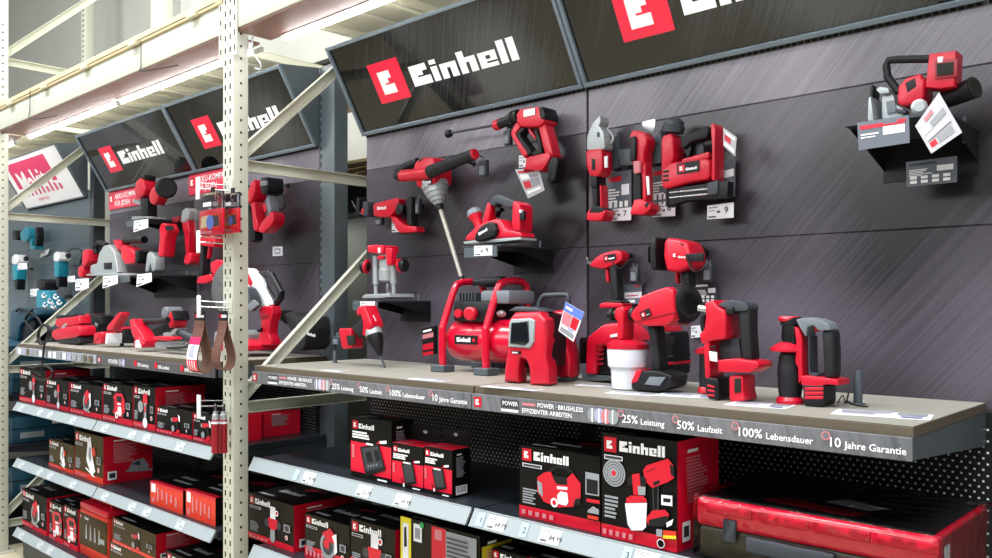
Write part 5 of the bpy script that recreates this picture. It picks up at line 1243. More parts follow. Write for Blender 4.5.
# second row
carton('small bronze carton picturing a delta sander with orange tip', 49, 74.4, 438.5, Z2, YB, .14, PGOLD, REDP, PBLK, 'sander', 'olive')
t = carton('large bronze carton with wide red side picturing a belt sander', 74.9, 103.4, 430, Z2, YB, .27, PGOLD, REDP, PBLK, 'sander', 'olive')
def _pic(b):
    x1 = at(103.4, HY, YB).x - .002; H = at(74.9, 430, YB).z - Z2
    f = Face((x1 + .0008, YB, Z2), (0, 1, 0), (0, 0, 1), .27, H, b)
    f.poly([(.13, H * .22), (.16, H * .42), (.22, H * .46), (.25, H * .28), (.24, H * .2)], PGREY); f.poly([(.15, H * .36), (.2, H * .42), (.2, H * .3)], PDARK); f.poly([(.12, H * .2), (.27, H * .16), (.27, H * .2), (.12, H * .24)], PGREY)
part('side_picture', t, _pic)
def flat(label, pxl, pxr, ytop):
    t = carton(label, pxl, pxr, ytop, Z2, 1.86, .42, PORG, PBLK, PBLK, 'tall', foot=0, style='plain')
    return t
def flatbox(label, pxl, pxr, ytop):
    Yf = 1.86; X0 = at(pxl, HY, Yf).x; X1 = at(pxr, HY, Yf).x - .003; H = at(pxl, ytop, Yf).z - Z2; z0 = Z2 + .0008; w = X1 - X0
    t = thing('flat_carton', label, 'box', (X0, Yf, z0))
    part('carton_body', t, lambda b: b.box((X0, Yf, z0), (X1, Yf + .42, z0 + H), PBLK, .001, seg=1))
    b = MB(); f = Face((X0, Yf, z0), (1, 0, 0), (0, 0, 1), w, H, b); f.rect(0, 0, w, H, PORG); f.rect(0, H * .9, w, H, REDP)
    f.rect(w * .04, H * .55, w * .17, H * .92, WHT); f.rect(w * .06, H * .1, w * .14, H * .3, PPINK)
    for k in range(5): f.rect(w * (.22 + k * .14), H * (.2 + .12 * (k % 2)), w * (.27 + k * .14), H * (.8 - .04 * k), PPINK)
    b.build('front_print', t)
    b = MB(); f = Face((X0, Yf, z0 + H), (1, 0, 0), (0, 1, 0), w, .42, b); f.rect(0, 0, w, .03, REDP); f.word(w * .1, .14, .03, PGREY); f.poly([(w * .3, .25), (w * .9, .28), (w * .8, .36), (w * .4, .33)], DRED); f.rect(w * .2, .08, w * .7, .1, PGREY)
    b.build('top_print', t)
flatbox('flat orange-red carton with black top, left of the pair on the second shelf', 150.4, 183.4, 481)
flatbox('flat orange-red carton with black top, right of the pair next to the cream upright', 186, 216, 489)
# bottom row
carton('black carton with red side picturing a circular saw on the bottom shelf', 22.4, 47, 488, Z3, YB, .27, PBLK, REDP, PBLK, 'saw')
carton('white and red printed carton with round pictures on the bottom shelf', 49.5, 63.5, 500, Z3, YB, .2, PBLK, REDP, PBLK, 'inflator')
carton('narrow printed carton squeezed beside the red-topped case on the bottom shelf', 64.2, 78, 504, Z3, YB, .2, PBLK, REDP, PBLK, 'inflator')
X0, X1 = at(79.5, HY, YB).x, at(107, HY, YB).x; zt = at(79, 497, YB).z
t = thing('tool_case', 'upright olive case with red top handle standing on the bottom shelf', 'case', (X0, YB, Z3))
part('case_body', t, lambda b: b.box((X0, YB, Z3 + .0008), (X1, YB + .12, zt - .06), PORG, .01))
part('case_sleeve', t, lambda b: b.box((X0 + .003, YB - .003, Z3 + .06), (X1 - .003, YB + .11, zt - .08), PGOLD, .003))
part('case_lid', t, lambda b: b.box((X0, YB, zt - .06), (X1, YB + .12, zt - .02), RED, .012))
part('case_handle', t, lambda b: b.tube([(X0 + .05, YB + .05, zt - .025), (X0 + .06, YB + .05, zt), (X1 - .06, YB + .05, zt), (X1 - .05, YB + .05, zt - .025)], .010, RED))
b = MB(); f = Face((X0 + .003, YB - .003, Z3 + .06), (1, 0, 0), (0, 0, 1), X1 - X0 - .006, zt - Z3 - .14, b); w, H = f.w, f.h
f.badge(w * .05, H * .84, H * .1); f.word(w * .22, H * .85, H * .07, WHT)
for k in range(4): f.poly([(w * (.25 + .16 * k), H * .25), (w * (.32 + .16 * k), H * .25), (w * (.30 + .16 * k), H * .7), (w * (.27 + .16 * k), H * .7)], PGREY)
f.rect(w * .8, H * .3, w * .95, H * .45, PGREY); b.build('sleeve_print', t)
zb = at(110, 541, YB).z
carton('olive carton below the grinder carton at the front of the bottom shelf', 109.5, 156, 541, Z3, YB, .26, PGOLD, REDP, PBLK, 'drill', 'olive')
carton('olive carton with red side stacked on another olive carton', 112.6, 156, 517, zb + .001, YB, .26, PGOLD, REDP, PBLK, 'drill', 'olive', h=at(112, 517, YB).z - zb)
carton('black carton stacked low beside the cream upright on the bottom shelf', 166, 213, 550, Z3, YB, .26, PBLK, REDP, PBLK, 'saw')
# ---- the shrink-wrapped case on the right
X0, X1, y0, y1, z0, z1 = -1.066, -.515, 1.862, 2.272, Z1 + .0008, 1.128
t = thing('wrapped_tool_case', 'long red and black tool case in clear shrink wrap', 'case', (X0, y0, z0))
part('lower_shell', t, lambda b: b.box((X0 + .006, y0 + .004, z0), (X1 - .006, y1 - .004, z0 + .078), mat('olive_black_shell', '3A3526', .4, var=.1), .012))
part('upper_shell', t, lambda b: b.box((X0, y0, z0 + .076), (X1, y1, z1 - .004), REDT, .014, seg=3))
part('black_lid', t, lambda b: b.box((X0 + .012, y0 + .014, z1 - .008), (X1 - .012, y1 - .012, z1 + .001), BLK, .004))
part('end_panel', t, lambda b: b.box((X1 - .010, y0 + .03, z0 + .012), (X1 + .0012, y1 - .03, z1 - .012), DRED, .003))
def _rib(b):
    for k in range(4): b.box((X0 + .03 + k * .135, y0 - .004, z0 + .112), (X0 + .15 + k * .135, y0 + .004, z0 + .136), RED, .003)
part('front_rib', t, _rib)
part('carry_handle', t, lambda b: b.box((-.93, y0 - .012, z0 + .035), (-.72, y0 + .01, z0 + .075), DGR, .008))
part('latch', t, lambda b: b.box((-.99, y0 - .006, z0 + .05), (-.955, y0 + .004, z0 + .105), DGR, .004))
part('lid_label', t, lambda b: b.prism([(-.80, 2.0, z1 + .0012), (-.69, 1.98, z1 + .0012), (-.66, 2.03, z1 + .0012), (-.77, 2.06, z1 + .0012)], (0, 0, .0006), PAPER))
part('lid_print', t, lambda b: b.prism([(-.92, 1.92, z1 + .0012), (-.70, 1.90, z1 + .0012), (-.68, 1.95, z1 + .0012), (-.90, 1.98, z1 + .0012)], (0, 0, .0005), DRED))
part('barcode_label', t, lambda b: b.prism([(X1 + .0015, y0 + .04, z0 + .06), (X1 + .0015, y0 + .08, z0 + .06), (X1 + .0015, y0 + .08, z0 + .12), (X1 + .0015, y0 + .04, z0 + .12)], (.0005, 0, 0), PAPER))
def _wrap(b):
    """creased film hugging the case"""
    R = random.Random(3); n, m = 40, 12
    def pt(u, v):
        q = [(y0 - .005, z0 + .004), (y0 - .004, z1 - .012), (y0 + .010, z1 + .003), (y1 - .012, z1 + .003), (y1 + .003, z1 - .012), (y1 + .004, z0 + .004)]
        k = v * (len(q) - 1); i = min(int(k), len(q) - 2); f_ = k - i
        return q[i][0] + (q[i + 1][0] - q[i][0]) * f_, q[i][1] + (q[i + 1][1] - q[i][1]) * f_
    vs = []
    for i in range(n + 1):
        for j in range(m + 1):
            y, z = pt(i, j / m); a = R.uniform(0, .004)
            vs.append((X0 - .004 + (X1 - X0 + .008) * i / n, y + (-a if j < 4 else a if j > 8 else 0), z + (a if 3 < j < 9 else 0)))
    b.add(vs, [[i * (m + 1) + j, (i + 1) * (m + 1) + j, (i + 1) * (m + 1) + j + 1, i * (m + 1) + j + 1] for i in range(n) for j in range(m)], WRAP)
    for X in (X0 - .004, X1 + .004):
        k = len(b.v); ring = [pt(0, j / m) for j in range(m + 1)]
        b.add([(X, y, z) for y, z in ring], [list(range(m + 1))[::(-1 if X > X0 + .1 else 1)]], WRAP)
part('wrap_film', t, _wrap)
# ------------------------------------------------------------------ left run: tools beyond the cream upright
K = crop(70, 160, 4.294)
bshelf(-4.97, -4.72, 2.13, at(150, 217, 2.13).z, 'small black bracket shelf under the red jigsaw beneath the far header sign', wing=.05)
T = Tool('jigsaw', 'red and black jigsaw standing on a bracket under the far black header sign', 'jigsaw', K, 2.25, (330, 245))
T.prism('body', [(286, 130), (298, 85), (330, 70), (358, 80), (368, 120), (350, 150), (300, 160)], .08, RED, bev=.014)
T.prism('motor_cap', [(312, 72), (325, 54), (350, 56), (358, 78), (335, 70)], .07, BLK, bev=.01)
T.prism('grip', [(345, 150), (375, 110), (410, 120), (412, 165), (385, 190), (355, 180)], .06, RED, bev=.012)
T.mb('battery_disc', lambda b: b.lathe(T.p((410, 122)), (1, -.3, 0), [(0, .05), (.01, .06), (.03, .06), (.04, .05)], BLK))
T.prism('gear_case', [(308, 155), (365, 160), (368, 240), (315, 240)], .06, BLK, bev=.01)
T.prism('guide_bar', [(275, 162), (330, 178), (330, 190), (275, 180)], .05, SIL, bev=.002)
T.prism('base_plate', [(276, 250), (282, 236), (395, 236), (405, 246)], .1, SIL, bev=.002, rnd=0)
pricecard('', 'small white price card under the red jigsaw', K((272, 310), (335, 290), (335, 252), (275, 262)), 2.12)
zs = at(110, 275, 2.1).z
bshelf(-5.16, -4.62, 2.10, at(120, 275.5, 2.10).z, 'wide black bracket shelf carrying the silver-guarded plunge saw', wing=.10, lipw=.3)
T = Tool('plunge_saw', 'red plunge saw with large silver guard on the wide bracket shelf', 'saw', K, 2.22, (180, 490))
T.prism('guard', [(92, 488), (96, 450), (130, 442), (140, 400), (165, 366), (192, 360), (222, 395), (242, 490)], .06, SIL, bev=.01)
T.prism('front_handle', [(60, 455), (62, 395), (85, 380), (110, 382), (116, 430), (92, 452)], .07, RED, bev=.012)
T.tube('top_handle', [(112, 400), (112, 370), (130, 356), (160, 368)], .018, BLK, sm=4)
T.prism('nose', [(42, 490), (46, 460), (75, 450), (92, 460), (88, 500), (60, 505)], .07, RED, bev=.014)
T.prism('motor', [(225, 375), (240, 360), (300, 380), (328, 400), (322, 440), (260, 446), (235, 425)], .08, RED, dY=.02, bev=.014)
T.prism('motor_end', [(300, 382), (328, 390), (332, 425), (318, 442), (300, 440)], .085, BLK, dY=.02, bev=.01)
T.prism('rear_handle', [(188, 342), (222, 338), (250, 350), (248, 385), (220, 380)], .06, RED, dY=.02, bev=.01)
T.tube('rear_grip', [(238, 345, .02), (320, 342, .02)], .022, BLK)
T.prism('control_panel', [(146, 442), (180, 440), (180, 468), (146, 468)], .006, BLK, dY=-.032, bev=.001, rnd=0)
T.prism('base_plate', [(80, 494), (92, 486), (300, 482), (306, 494)], .12, SIL, bev=.002, rnd=0)
for q, lab in ((((140, 552), (205, 530), (205, 495), (142, 500)), 'white price card under the silver guard of the plunge saw'), (((285, 545), (350, 522), (350, 484), (288, 492)), 'white price card under the compact drill on the wide bracket shelf'), (((22, 556), (80, 550), (80, 508), (24, 512)), 'white price card at the left end of the wide bracket shelf')):
    pricecard('', lab, K(*q), 2.085)
T = Tool('compact_saw', 'red leaning cordless saw with silver shoe at the right end of the wide bracket shelf', 'saw', K, 2.22, (380, 470))
T.prism('body', [(386, 405), (400, 330), (395, 290), (412, 268), (445, 268), (462, 300), (440, 330), (425, 410), (400, 415)], .07, RED, bev=.014)
T.prism('battery_socket', [(408, 282), (440, 280), (446, 300), (414, 304)], .01, BLK, dY=-.033, bev=.002)
T.prism('shoe', [(330, 478), (345, 400), (365, 390), (398, 420), (400, 470), (380, 478), (366, 440), (352, 478)], .06, SIL, bev=.006)
T = Tool('grass_shear', 'slim red cordless tool with grey head hanging left of the clear display packs', 'shear', K, 2.30, (520, 440))
T.prism('head', [(482, 262), (492, 215), (525, 200), (545, 215), (540, 250), (505, 268)], .06, SIL, bev=.012)
T.prism('body', [(484, 265), (530, 248), (540, 300), (532, 395), (515, 400), (505, 320)], .05, RED, bev=.01)
T.prism('foot', [(498, 440), (505, 408), (530, 392), (560, 402), (558, 436), (520, 448)], .07, RED, bev=.01)
T.prism('arm', [(440, 245), (488, 238), (490, 262), (445, 268)], .04, DRED, bev=.008)
T.hook((515, 235))
T = Tool('impact_wrench', 'red cordless tool with black grip half hidden behind the hanging packs', 'wrench', K, 2.30, (610, 530))
T.prism('body', [(552, 330), (575, 318), (650, 322), (665, 350), (655, 372), (600, 368), (556, 358)], .07, RED, bev=.012)
T.prism('grip', [(570, 366), (598, 366), (592, 470), (572, 520), (560, 470)], .045, RUB, bev=.01)
T.prism('trigger_guard', [(600, 360), (612, 366), (606, 410), (590, 425), (592, 410)], .02, RED, bev=.004)
T.prism('side_body', [(610, 440), (650, 425), (690, 430), (690, 490), (640, 500), (615, 480)], .06, RED, bev=.012)
T.prism('battery_mount', [(550, 528), (565, 500), (640, 488), (655, 515), (600, 530)], .07, RED, bev=.008)
T.hook((640, 345))
# red placards under the header signs
def placard(label, x0, x1, z0, z1, l1, l2):
    t = thing('red_placard', label, 'placard', (x0, YW, z0))
    s = part('board', t, lambda b: b.box((x0, YW - .008, z0), (x1, YW - .001, z1), mat('placard_red', 'DE3350', .4), .001, seg=1))
    b = MB(); f = Face((x0, YW - .008, z0), (1, 0, 0), (0, 0, 1), x1 - x0, z1 - z0, b); H = f.h
    f.badge(H * .1, H * .35, H * .5); f.text(l1, H * .8, H * .55, H * .28, WHT); f.text(l2, H * .8, H * .15, H * .28, WHT); b.build('board_lettering', t)
xa, xb = at(109, 200, YW).x + .02, at(165, 200, YW).x; zc_ = at(120, 196, YW).z
zc_ = min(zc_, SB - .066)
placard('far red placard with white lettering under the far black header sign', xa, xb, zc_ - .06, zc_ + .06, 'AKKU-KOMPATIBEL', 'FÜR JEDEN')
xa = at(190, 180, YW).x; zc_ = at(195, 180, YW).z
zc_ = min(zc_, SB - .066)
placard('red placard with white lettering partly hidden behind the cream upright', xa, xa + .55, zc_ - .06, zc_ + .06, 'AKKU-KOMPATIBEL', 'FÜR JEDEN')
# nailer right of the upright and the sticker
K = crop(180, 160, 5.073)
T = Tool('framing_nailer', 'red nailer with black head hanging between the cream upright and the slate end post', 'nailer', K, 2.30, (460, 360))
T.prism('head', [(428, 130), (432, 78), (500, 76), (508, 100), (506, 148), (470, 170), (440, 160)], .10, BLK, bev=.018)
T.prism('head_band', [(432, 98), (506, 96), (506, 120), (432, 124)], .104, GRY, bev=.006)
T.prism('motor', [(348, 190), (372, 140), (408, 96), (436, 92), (436, 150), (410, 190), (372, 218)], .08, RED, bev=.014)
T.prism('nose', [(344, 170), (366, 128), (386, 120), (390, 160), (366, 196), (350, 198)], .07, DGR, bev=.01)
T.prism('column', [(366, 215), (402, 205), (416, 280), (440, 330), (422, 362), (396, 350)], .06, RED, bev=.01)
T.prism('foot', [(410, 340), (440, 305), (505, 256), (522, 268), (524, 305), (500, 330), (444, 366), (412, 364)], .07, RED, bev=.012)
T.prism('grip', [(442, 190), (470, 178), (500, 252), (472, 278), (448, 240)], .05, GRY, bev=.012)
T.prism('trigger', [(420, 225), (446, 215), (452, 262), (434, 262)], .02, RED, bev=.004)
T.prism('magazine', [(340, 240), (362, 228), (402, 320), (416, 402), (378, 416), (362, 330)], .05, BLK, bev=.006)
T.mb('belt_hook', lambda b: b.tube(smooth_curve([T.p(q, 2.31) for q in ((500, 180), (522, 178), (530, 210), (525, 245), (505, 250))], 4), .005, BLK, n=8))
T.hook((470, 120))
t = card('paper_sticker', 'small white square sticker on the dark panel below the red nailer', K((470, 488), (520, 485), (520, 438), (470, 440)), 2.3885, PAPER, [(.2, .2, .8, .8, PGREY), (.3, .35, .7, .65, PAPER)], 'sticker', thick=.0008)
# mitre saw and bag
K = crop(180, 260, 4.653)
T = Tool('mitre_saw', 'red and white mitre saw with round blade standing behind the cream upright', 'mitre saw', K, 2.16, (400, 420))
a = T.p((240, 135), 2.14)
T.mb('saw_blade', lambda b: b.lathe(a, (.25, -1, 0), [(0, .135), (.003, .136), (.004, .02)], STL, n=48))
T.prism('blade_guard', [(290, 40), (330, 36), (376, 70), (402, 140), (446, 205), (432, 222), (390, 200), (340, 150), (290, 120)], .04, OFFW, bev=.01)
T.prism('guard_cover', [(300, 62), (336, 58), (370, 105), (356, 124), (302, 92)], .046, RED, bev=.006)
T.prism('motor', [(300, 120), (325, 130), (362, 170), (372, 205), (320, 240), (296, 230)], .06, DGR, dY=-.06, bev=.012)
T.prism('motor_plate', [(312, 212), (345, 185), (372, 208), (325, 240)], .01, GRY, dY=-.092, bev=.002, rnd=0)
T.mb('bow_handle', lambda b: b.tube([T.p(q, 2.18) for q in ((372, 70), (412, 62), (428, 72), (472, 155), (468, 175), (445, 205))], .017, BLK, n=10))
T.mb('handle_web', lambda b: b.tube([T.p(q, 2.18) for q in ((378, 80), (445, 195))], .010, BLK, n=10))
T.prism('slide_bar', [(345, 140), (362, 150), (420, 215), (400, 225)], .05, SIL, bev=.006)
T.prism('column', [(372, 230), (400, 216), (460, 214), (466, 250), (445, 300), (440, 345), (455, 370), (455, 398), (374, 398), (376, 340), (392, 300)], .05, RED, bev=.010)
T.prism('column_band', [(382, 258), (456, 252), (452, 270), (384, 278)], .056, DRED, bev=.004)
T.tube('clamp_knob', [(380, 325, -.03), (366, 325, -.035)], .012, BLK)
T.prism('turntable', [(200, 405), (260, 385), (370, 375), (465, 405), (465, 432), (380, 436), (200, 425)], .24, RED, bev=.008)
T.prism('table_top', [(220, 392), (300, 330), (345, 328), (376, 350), (376, 380), (260, 398)], .12, SIL, bev=.006)
T.prism('fence', [(160, 385), (165, 330), (300, 330), (300, 392)], .02, SIL, dY=.03, bev=.003)
T = Tool('dust_bag', 'black fabric dust bag slumped behind the cream brace on the left worktop', 'bag', K, 2.26, (600, 415))
T.prism('bag_body', [(505, 250), (560, 240), (600, 270), (668, 262), (684, 330), (676, 405), (640, 428), (560, 405), (588, 345), (540, 320)], .14, mat('black_fabric', '17181B', .85, bump=.4, scale=160), bev=.035, rnd=2)
T.prism('hose_neck', [(458, 250), (490, 232), (520, 250), (540, 300), (505, 285), (460, 278)], .07, BLK, bev=.012)
wordmark(T, T.last, (592, 350), (632, 362), -.075, .018, None, badge=False)
# hanging goods on hooks of the cream upright
def hanger(label, xclip, xpost, y, reach):
    P = at(xpost, y, RY0); C_ = at(xclip, y, RY0 - reach); C_.z = P.z + .006; t = thing('wire_hook', label, 'hook', P); yc = RY0 - reach
    part('wire_arm', t, lambda b: (b.tube([(P.x, RY0 - .0045, P.z), (C_.x, yc, C_.z)], .003, STL, n=8), b.tube([(P.x, RY0 - .0045, P.z + .022), (C_.x, yc, C_.z + .022)], .0022, STL, n=8)))
    part('back_plate', t, lambda b: b.box((P.x - .02, RY0 - .003, P.z - .02), (P.x + .03, RY0 - .0010, P.z + .04), RACK, .0005, seg=1))
    part('label_clip', t, lambda b: b.box((C_.x - .014, yc - .008, C_.z - .045), (C_.x + .014, yc - .002, C_.z + .045), OFFW, .003))
    return P, C_
def along(h, k): return h[0] + (h[1] - h[0]) * k
h1 = hanger('wire hook with white label clip on the cream upright holding the sanding belts', 200, 229, 308, .10)
h2 = hanger('wire hook with white label clip on the cream upright above the red tubes', 200, 227, 406, .10)
h3 = hanger('wire hook with white label clip on the cream upright below the clear packs', 199.5, 229, 244, .10)
h4 = hanger('wire hook with white label clip on the cream upright carrying the clear display packs', 199, 229, 191, .10)
def belt(c, zb, label, w=.062, paper=True):
    """closed sanding belt hanging from the hook, its lower loop sprung open"""
    c = Vector(c); t = thing('sanding_belt', label, 'sanding belt', c); L = c.z - zb; prof = []
    for i in range(40):
        q = 2 * math.pi * i / 40; z = -L / 2 + (L / 2) * math.cos(q); k = -z / L
        prof.append((math.sin(q) * (.006 + .058 * max(0, k - .12) ** 1.1), z))
    P = [Vector((-w / 2, y, z)) + c for y, z in prof]; n = len(P); Pi = [Vector((-w / 2, y * .88, z * .985 - .0015)) + c for y, z in prof]; o = Vector((w, 0, 0))
    def f(b):
        b.add(P + [p + o for p in P], [[i, (i + 1) % n, n + (i + 1) % n, n + i] for i in range(n)], LEATH, True)
        b.add(Pi + [p + o for p in Pi], [[i, n + i, n + (i + 1) % n, (i + 1) % n] for i in range(n)], mat('belt_inside', '6E4A3A', .8), True)
        b.add(P + Pi, [[i, n + i, n + (i + 1) % n, (i + 1) % n] for i in range(n)], LEATH)
        b.add([p + o for p in P] + [p + o for p in Pi], [[i, (i + 1) % n, n + (i + 1) % n, n + i] for i in range(n)], LEATH)
    part('belt_loop', t, f)
    def g(b):
        yo = lambda k: -(math.sqrt(max(0, 1 - (1 - 2 * k) ** 2)) * (.006 + .058 * max(0, k - .12) ** 1.1)) - .0015
        def band(k0, k1, u0, u1, m, e=0.):
            N = 6
            for i in range(N):
                a, d = k0 + (k1 - k0) * i / N, k0 + (k1 - k0) * (i + 1) / N
                b.add([c + Vector((u0, yo(d) - e, -L * d)), c + Vector((u1, yo(d) - e, -L * d)), c + Vector((u1, yo(a) - e, -L * a)), c + Vector((u0, yo(a) - e, -L * a))], [[0, 1, 2, 3]], m)
        band(.32, .96, -w / 2 - .0005, w / 2 + .0005, PAPER); band(.32, .46, -w / 2 - .0005, w / 2 + .0005, MAG, .0004); band(.48, .70, -w * .3, w * .15, PLAV, .0004); band(.74, .96, -w / 2 - .0005, w / 2 + .0005, REDT_P, .0004)
        for k in range(4): band(.76, .93, -w * .42 + k * w * .22, -w * .34 + k * w * .22, PAPER, .0008)
    if paper: part('hang_label', t, g)
    part('hanging_header', t, lambda b: (b.box((c.x - w / 2, c.y - .002, c.z - .002), (c.x + w / 2, c.y + .002, c.z + .036), BLK, .0005, seg=1), b.box((c.x - w * .4, c.y - .003, c.z + .008), (c.x - w * .2, c.y - .0019, c.z + .024), REDP), b.box((c.x - w * .15, c.y - .003, c.z + .010), (c.x + w * .42, c.y - .0019, c.z + .02), WHT)))
    return t
a = at(200, 320, RY0 - .085); belt(a, at(200, 373, RY0 - .085).z, 'brown sanding belt with white and red label hanging by the cream upright', w=.085)
a = at(223.5, 320, RY0 - .068); belt(a, at(222, 370, RY0 - .068).z, 'brown sanding belt without a label hanging close to the cream upright', paper=False, w=.062)
def redtube(px, Y, label):
    c = at(px, 411, Y); L = c.z - at(px, 453, Y).z; t = thing('sealant_tube', label, 'tube', c)
    part('tube_body', t, lambda b: b.lathe(c - Vector((0, 0, L)), (0, 0, 1), [(0, .013), (.002, .0155), (L * .78, .0155), (L * .8, .013)], DRED, n=18))
    part('tube_top', t, lambda b: b.lathe(c - Vector((0, 0, L * .21)), (0, 0, 1), [(0, .0135), (L * .12, .0135), (L * .14, .010), (L * .2, .009)], SIL, n=14))
    part('tube_label', t, lambda b: b.lathe(c - Vector((0, 0, L * .3)), (0, 0, 1), [(0, .0158), (.008, .0158), (.009, .0155)], PAPER, n=18))
    part('hanging_tab', t, lambda b: b.box((c.x - .012, c.y - .001, c.z - .012), (c.x + .012, c.y + .001, c.z + .03), CLEAR)); return t
redtube(215.5, RY0 - .07, 'dark red tube hanging in front on the lower hook of the cream upright')
redtube(223.5, RY0 - .03, 'dark red tube hanging next to the post on the lower hook of the cream upright')
def pack(x0, x1, y0, y1, Y, label):
    a = at(x0, y0, Y); d = at(x1, y1, Y); w = d.x - a.x; h = a.z - d.z; z0 = d.z; x = (a.x + d.x) / 2; t = thing('display_pack', label, 'pack', (x, Y, z0))
    part('printed_card', t, lambda b: b.box((a.x, Y, z0), (d.x, Y + .012, z0 + h * .60), REDP, .002))
    part('black_header', t, lambda b: b.box((a.x, Y + .009, z0 + h * .60), (d.x, Y + .012, z0 + h), BLK, .001, seg=1))
    part('clear_shell', t, lambda b: b.box((a.x + .003, Y - .024, z0 + .004), (d.x - .003, Y + .0085, z0 + h - .006), CLEAR, .006))
    b = MB(); f = Face((a.x, Y, z0), (1, 0, 0), (0, 0, 1), w, h * .6, b); H = f.h
    f.rect(w * .05, H * .25, w * .95, H * .82, PORG); f.poly([(w * .08, H * .3), (w * .45, H * .34), (w * .5, H * .78), (w * .12, H * .75)], WOOD); f.poly([(w * .4, H * .3), (w * .9, H * .34), (w * .85, H * .74), (w * .5, H * .72)], PDARK); f.disc(w * .5, H * .5, w * .16, PBLUE); f.rect(w * .1, H * .08, w * .6, H * .17, PPINK)
    f.rect(w * .2, H * 1.12, w * .55, H * 1.28, WHT); b.build('card_print', t); part('hanging_tab', t, lambda b: b.box((x - .015, Y + .0095, z0 + h - .002), (x + .015, Y + .0115, z0 + h + .02), BLK)); return t
pack(199, 222, 194, 234, RY0 - .075, 'clear display pack with red picture card hanging left of the cream upright')
pack(223, 238, 194, 232, RY0 - .032, 'clear display pack with red card hanging in front of the cream upright')
# ------------------------------------------------------------------ tools lying on the left worktop
K = crop(30, 290, 5.511)
Yl = 2.02
T = Tool('belt_sander', 'red belt sander with two stacked red housings lying at the left of the far worktop', 'sander', K, Yl, (240, 300))
T.prism('lower_body', [(132, 245), (150, 220), (330, 195), (350, 215), (350, 255), (300, 272), (150, 282)], .10, RED, bev=.018)
T.prism('upper_handle', [(148, 190), (155, 160), (270, 150), (320, 140), (328, 190), (250, 200), (170, 212)], .07, RED, bev=.012)
T.prism('grey_wedge', [(178, 222), (196, 202), (254, 180), (256, 195), (230, 214)], .074, SIL, bev=.004)
T.prism('sole', [(172, 296), (172, 276), (340, 262), (352, 296), (300, 302)], .10, BLK, bev=.004)
T.prism('top_strip', [(150, 160), (160, 140), (290, 134), (290, 148)], .06, BLK, bev=.004)
T = Tool('power_planer', 'black and grey tool with red stripes lying behind the belt sander', 'planer', K, 2.2, (400, 240))
T.prism('body', [(330, 200), (326, 150), (350, 130), (450, 145), (462, 190), (455, 235), (370, 240)], .10, BLK, bev=.014)
T.prism('red_stripe', [(328, 150), (345, 130), (390, 140), (380, 165)], .106, RED, bev=.006)
T.prism('grey_blade', [(392, 180), (435, 190), (420, 210), (390, 200)], .104, SIL, bev=.003)
T = Tool('wall_chaser', 'red wedge-shaped tool with raised pointed handle in the middle of the far worktop', 'cutter', K, Yl, (420, 298))
T.prism('wedge', [(430, 225), (436, 200), (520, 126), (538, 122), (540, 140), (500, 185), (470, 225)], .05, RED, bev=.008)
T.prism('body', [(364, 300), (376, 240), (455, 232), (470, 250), (455, 300)], .09, RED, bev=.010)
T.prism('seam', [(370, 296), (440, 262), (445, 266), (378, 300)], .094, DRED, bev=.001, rnd=0)
T.prism('side_plate', [(448, 300), (458, 245), (475, 240), (470, 300)], .085, PAPER, bev=.003)
gpost(122, 346, .075, .010, 'short slate post among the red tools on the far worktop')
T = Tool('cordless_drill', 'black and red tool lying between the wedge-shaped cutter and the chain saw', 'drill', K, 2.12, (540, 295))
T.prism('body', [(480, 230), (520, 205), (560, 210), (572, 250), (590, 296), (470, 298), (470, 260)], .08, BLK, bev=.012)
T.prism('red_top', [(505, 215), (535, 205), (568, 212), (560, 230), (520, 235)], .086, RED, bev=.006)
T = Tool('chain_saw', 'red cordless chain saw with silver guide bar at the right of the far worktop', 'chain saw', K, 1.97, (640, 320))
T.prism('front_frame', [(560, 165), (590, 160), (605, 200), (640, 225), (690, 280), (690, 305), (650, 295), (590, 262), (575, 230)], .07, RED, bev=.010)
T.prism('housing', [(588, 326), (592, 280), (620, 258), (660, 262), (696, 300), (690, 322)], .09, RED, bev=.010)
T.prism('housing_cover', [(604, 322), (612, 282), (650, 276), (682, 312), (680, 324)], .094, OFFW, bev=.006)
T.prism('guide_bar', [(690, 316), (690, 288), (860, 284), (878, 296), (860, 312)], .012, STL, dY=-.03, bev=.002)
T.prism('bar_case', [(755, 326), (758, 308), (870, 298), (878, 318), (830, 326)], .03, DGR, bev=.004)
T.prism('red_arm', [(690, 275), (692, 256), (820, 258), (832, 275), (800, 284)], .05, RED, bev=.008)
T.tube('front_handle', [(600, 172, .03), (700, 172, .03), (760, 165, .03)], .016, RUB)
T = Tool('cordless_tool', 'grey and red cordless tool with thick dark grip resting on the chain saw end', 'tool', K, 2.1, (700, 262))
T.tube('grip', [(668, 246), (700, 225), (790, 180)], [.022, .028, .030], RUB)
T.prism('head', [(742, 130), (760, 100), (800, 92), (826, 112), (820, 150), (790, 165), (755, 160)], .09, GRY, bev=.016)
T.prism('red_body', [(776, 150), (815, 118), (840, 130), (852, 180), (830, 212), (795, 210)], .08, RED, bev=.012)
T.prism('strap', [(812, 120), (826, 114), (850, 160), (838, 170)], .086, BLK, bev=.003)
T.prism('nose', [(740, 262), (750, 235), (800, 240), (830, 215), (860, 215), (840, 240), (800, 262)], .06, SIL, bev=.008)
T.tube('hose', [(826, 232), (870, 250), (912, 272)], .022, DGR)
cable('hanging_cable_coil', 'black coiled cable hanging off the left end of the far worktop',
      [at(30 + x / 5.511, 290 + y / 5.511, 1.79) for x, y in ((130, 270), (100, 280), (60, 300), (42, 270), (50, 220), (80, 190), (110, 210), (108, 260), (70, 290), (50, 260), (60, 205), (92, 198), (100, 240), (80, 300), (72, 360), (68, 430), (64, 470), (20, 440), (60, 415), (110, 430), (125, 460), (100, 490), (50, 492), (10, 470))], .006, BLK)
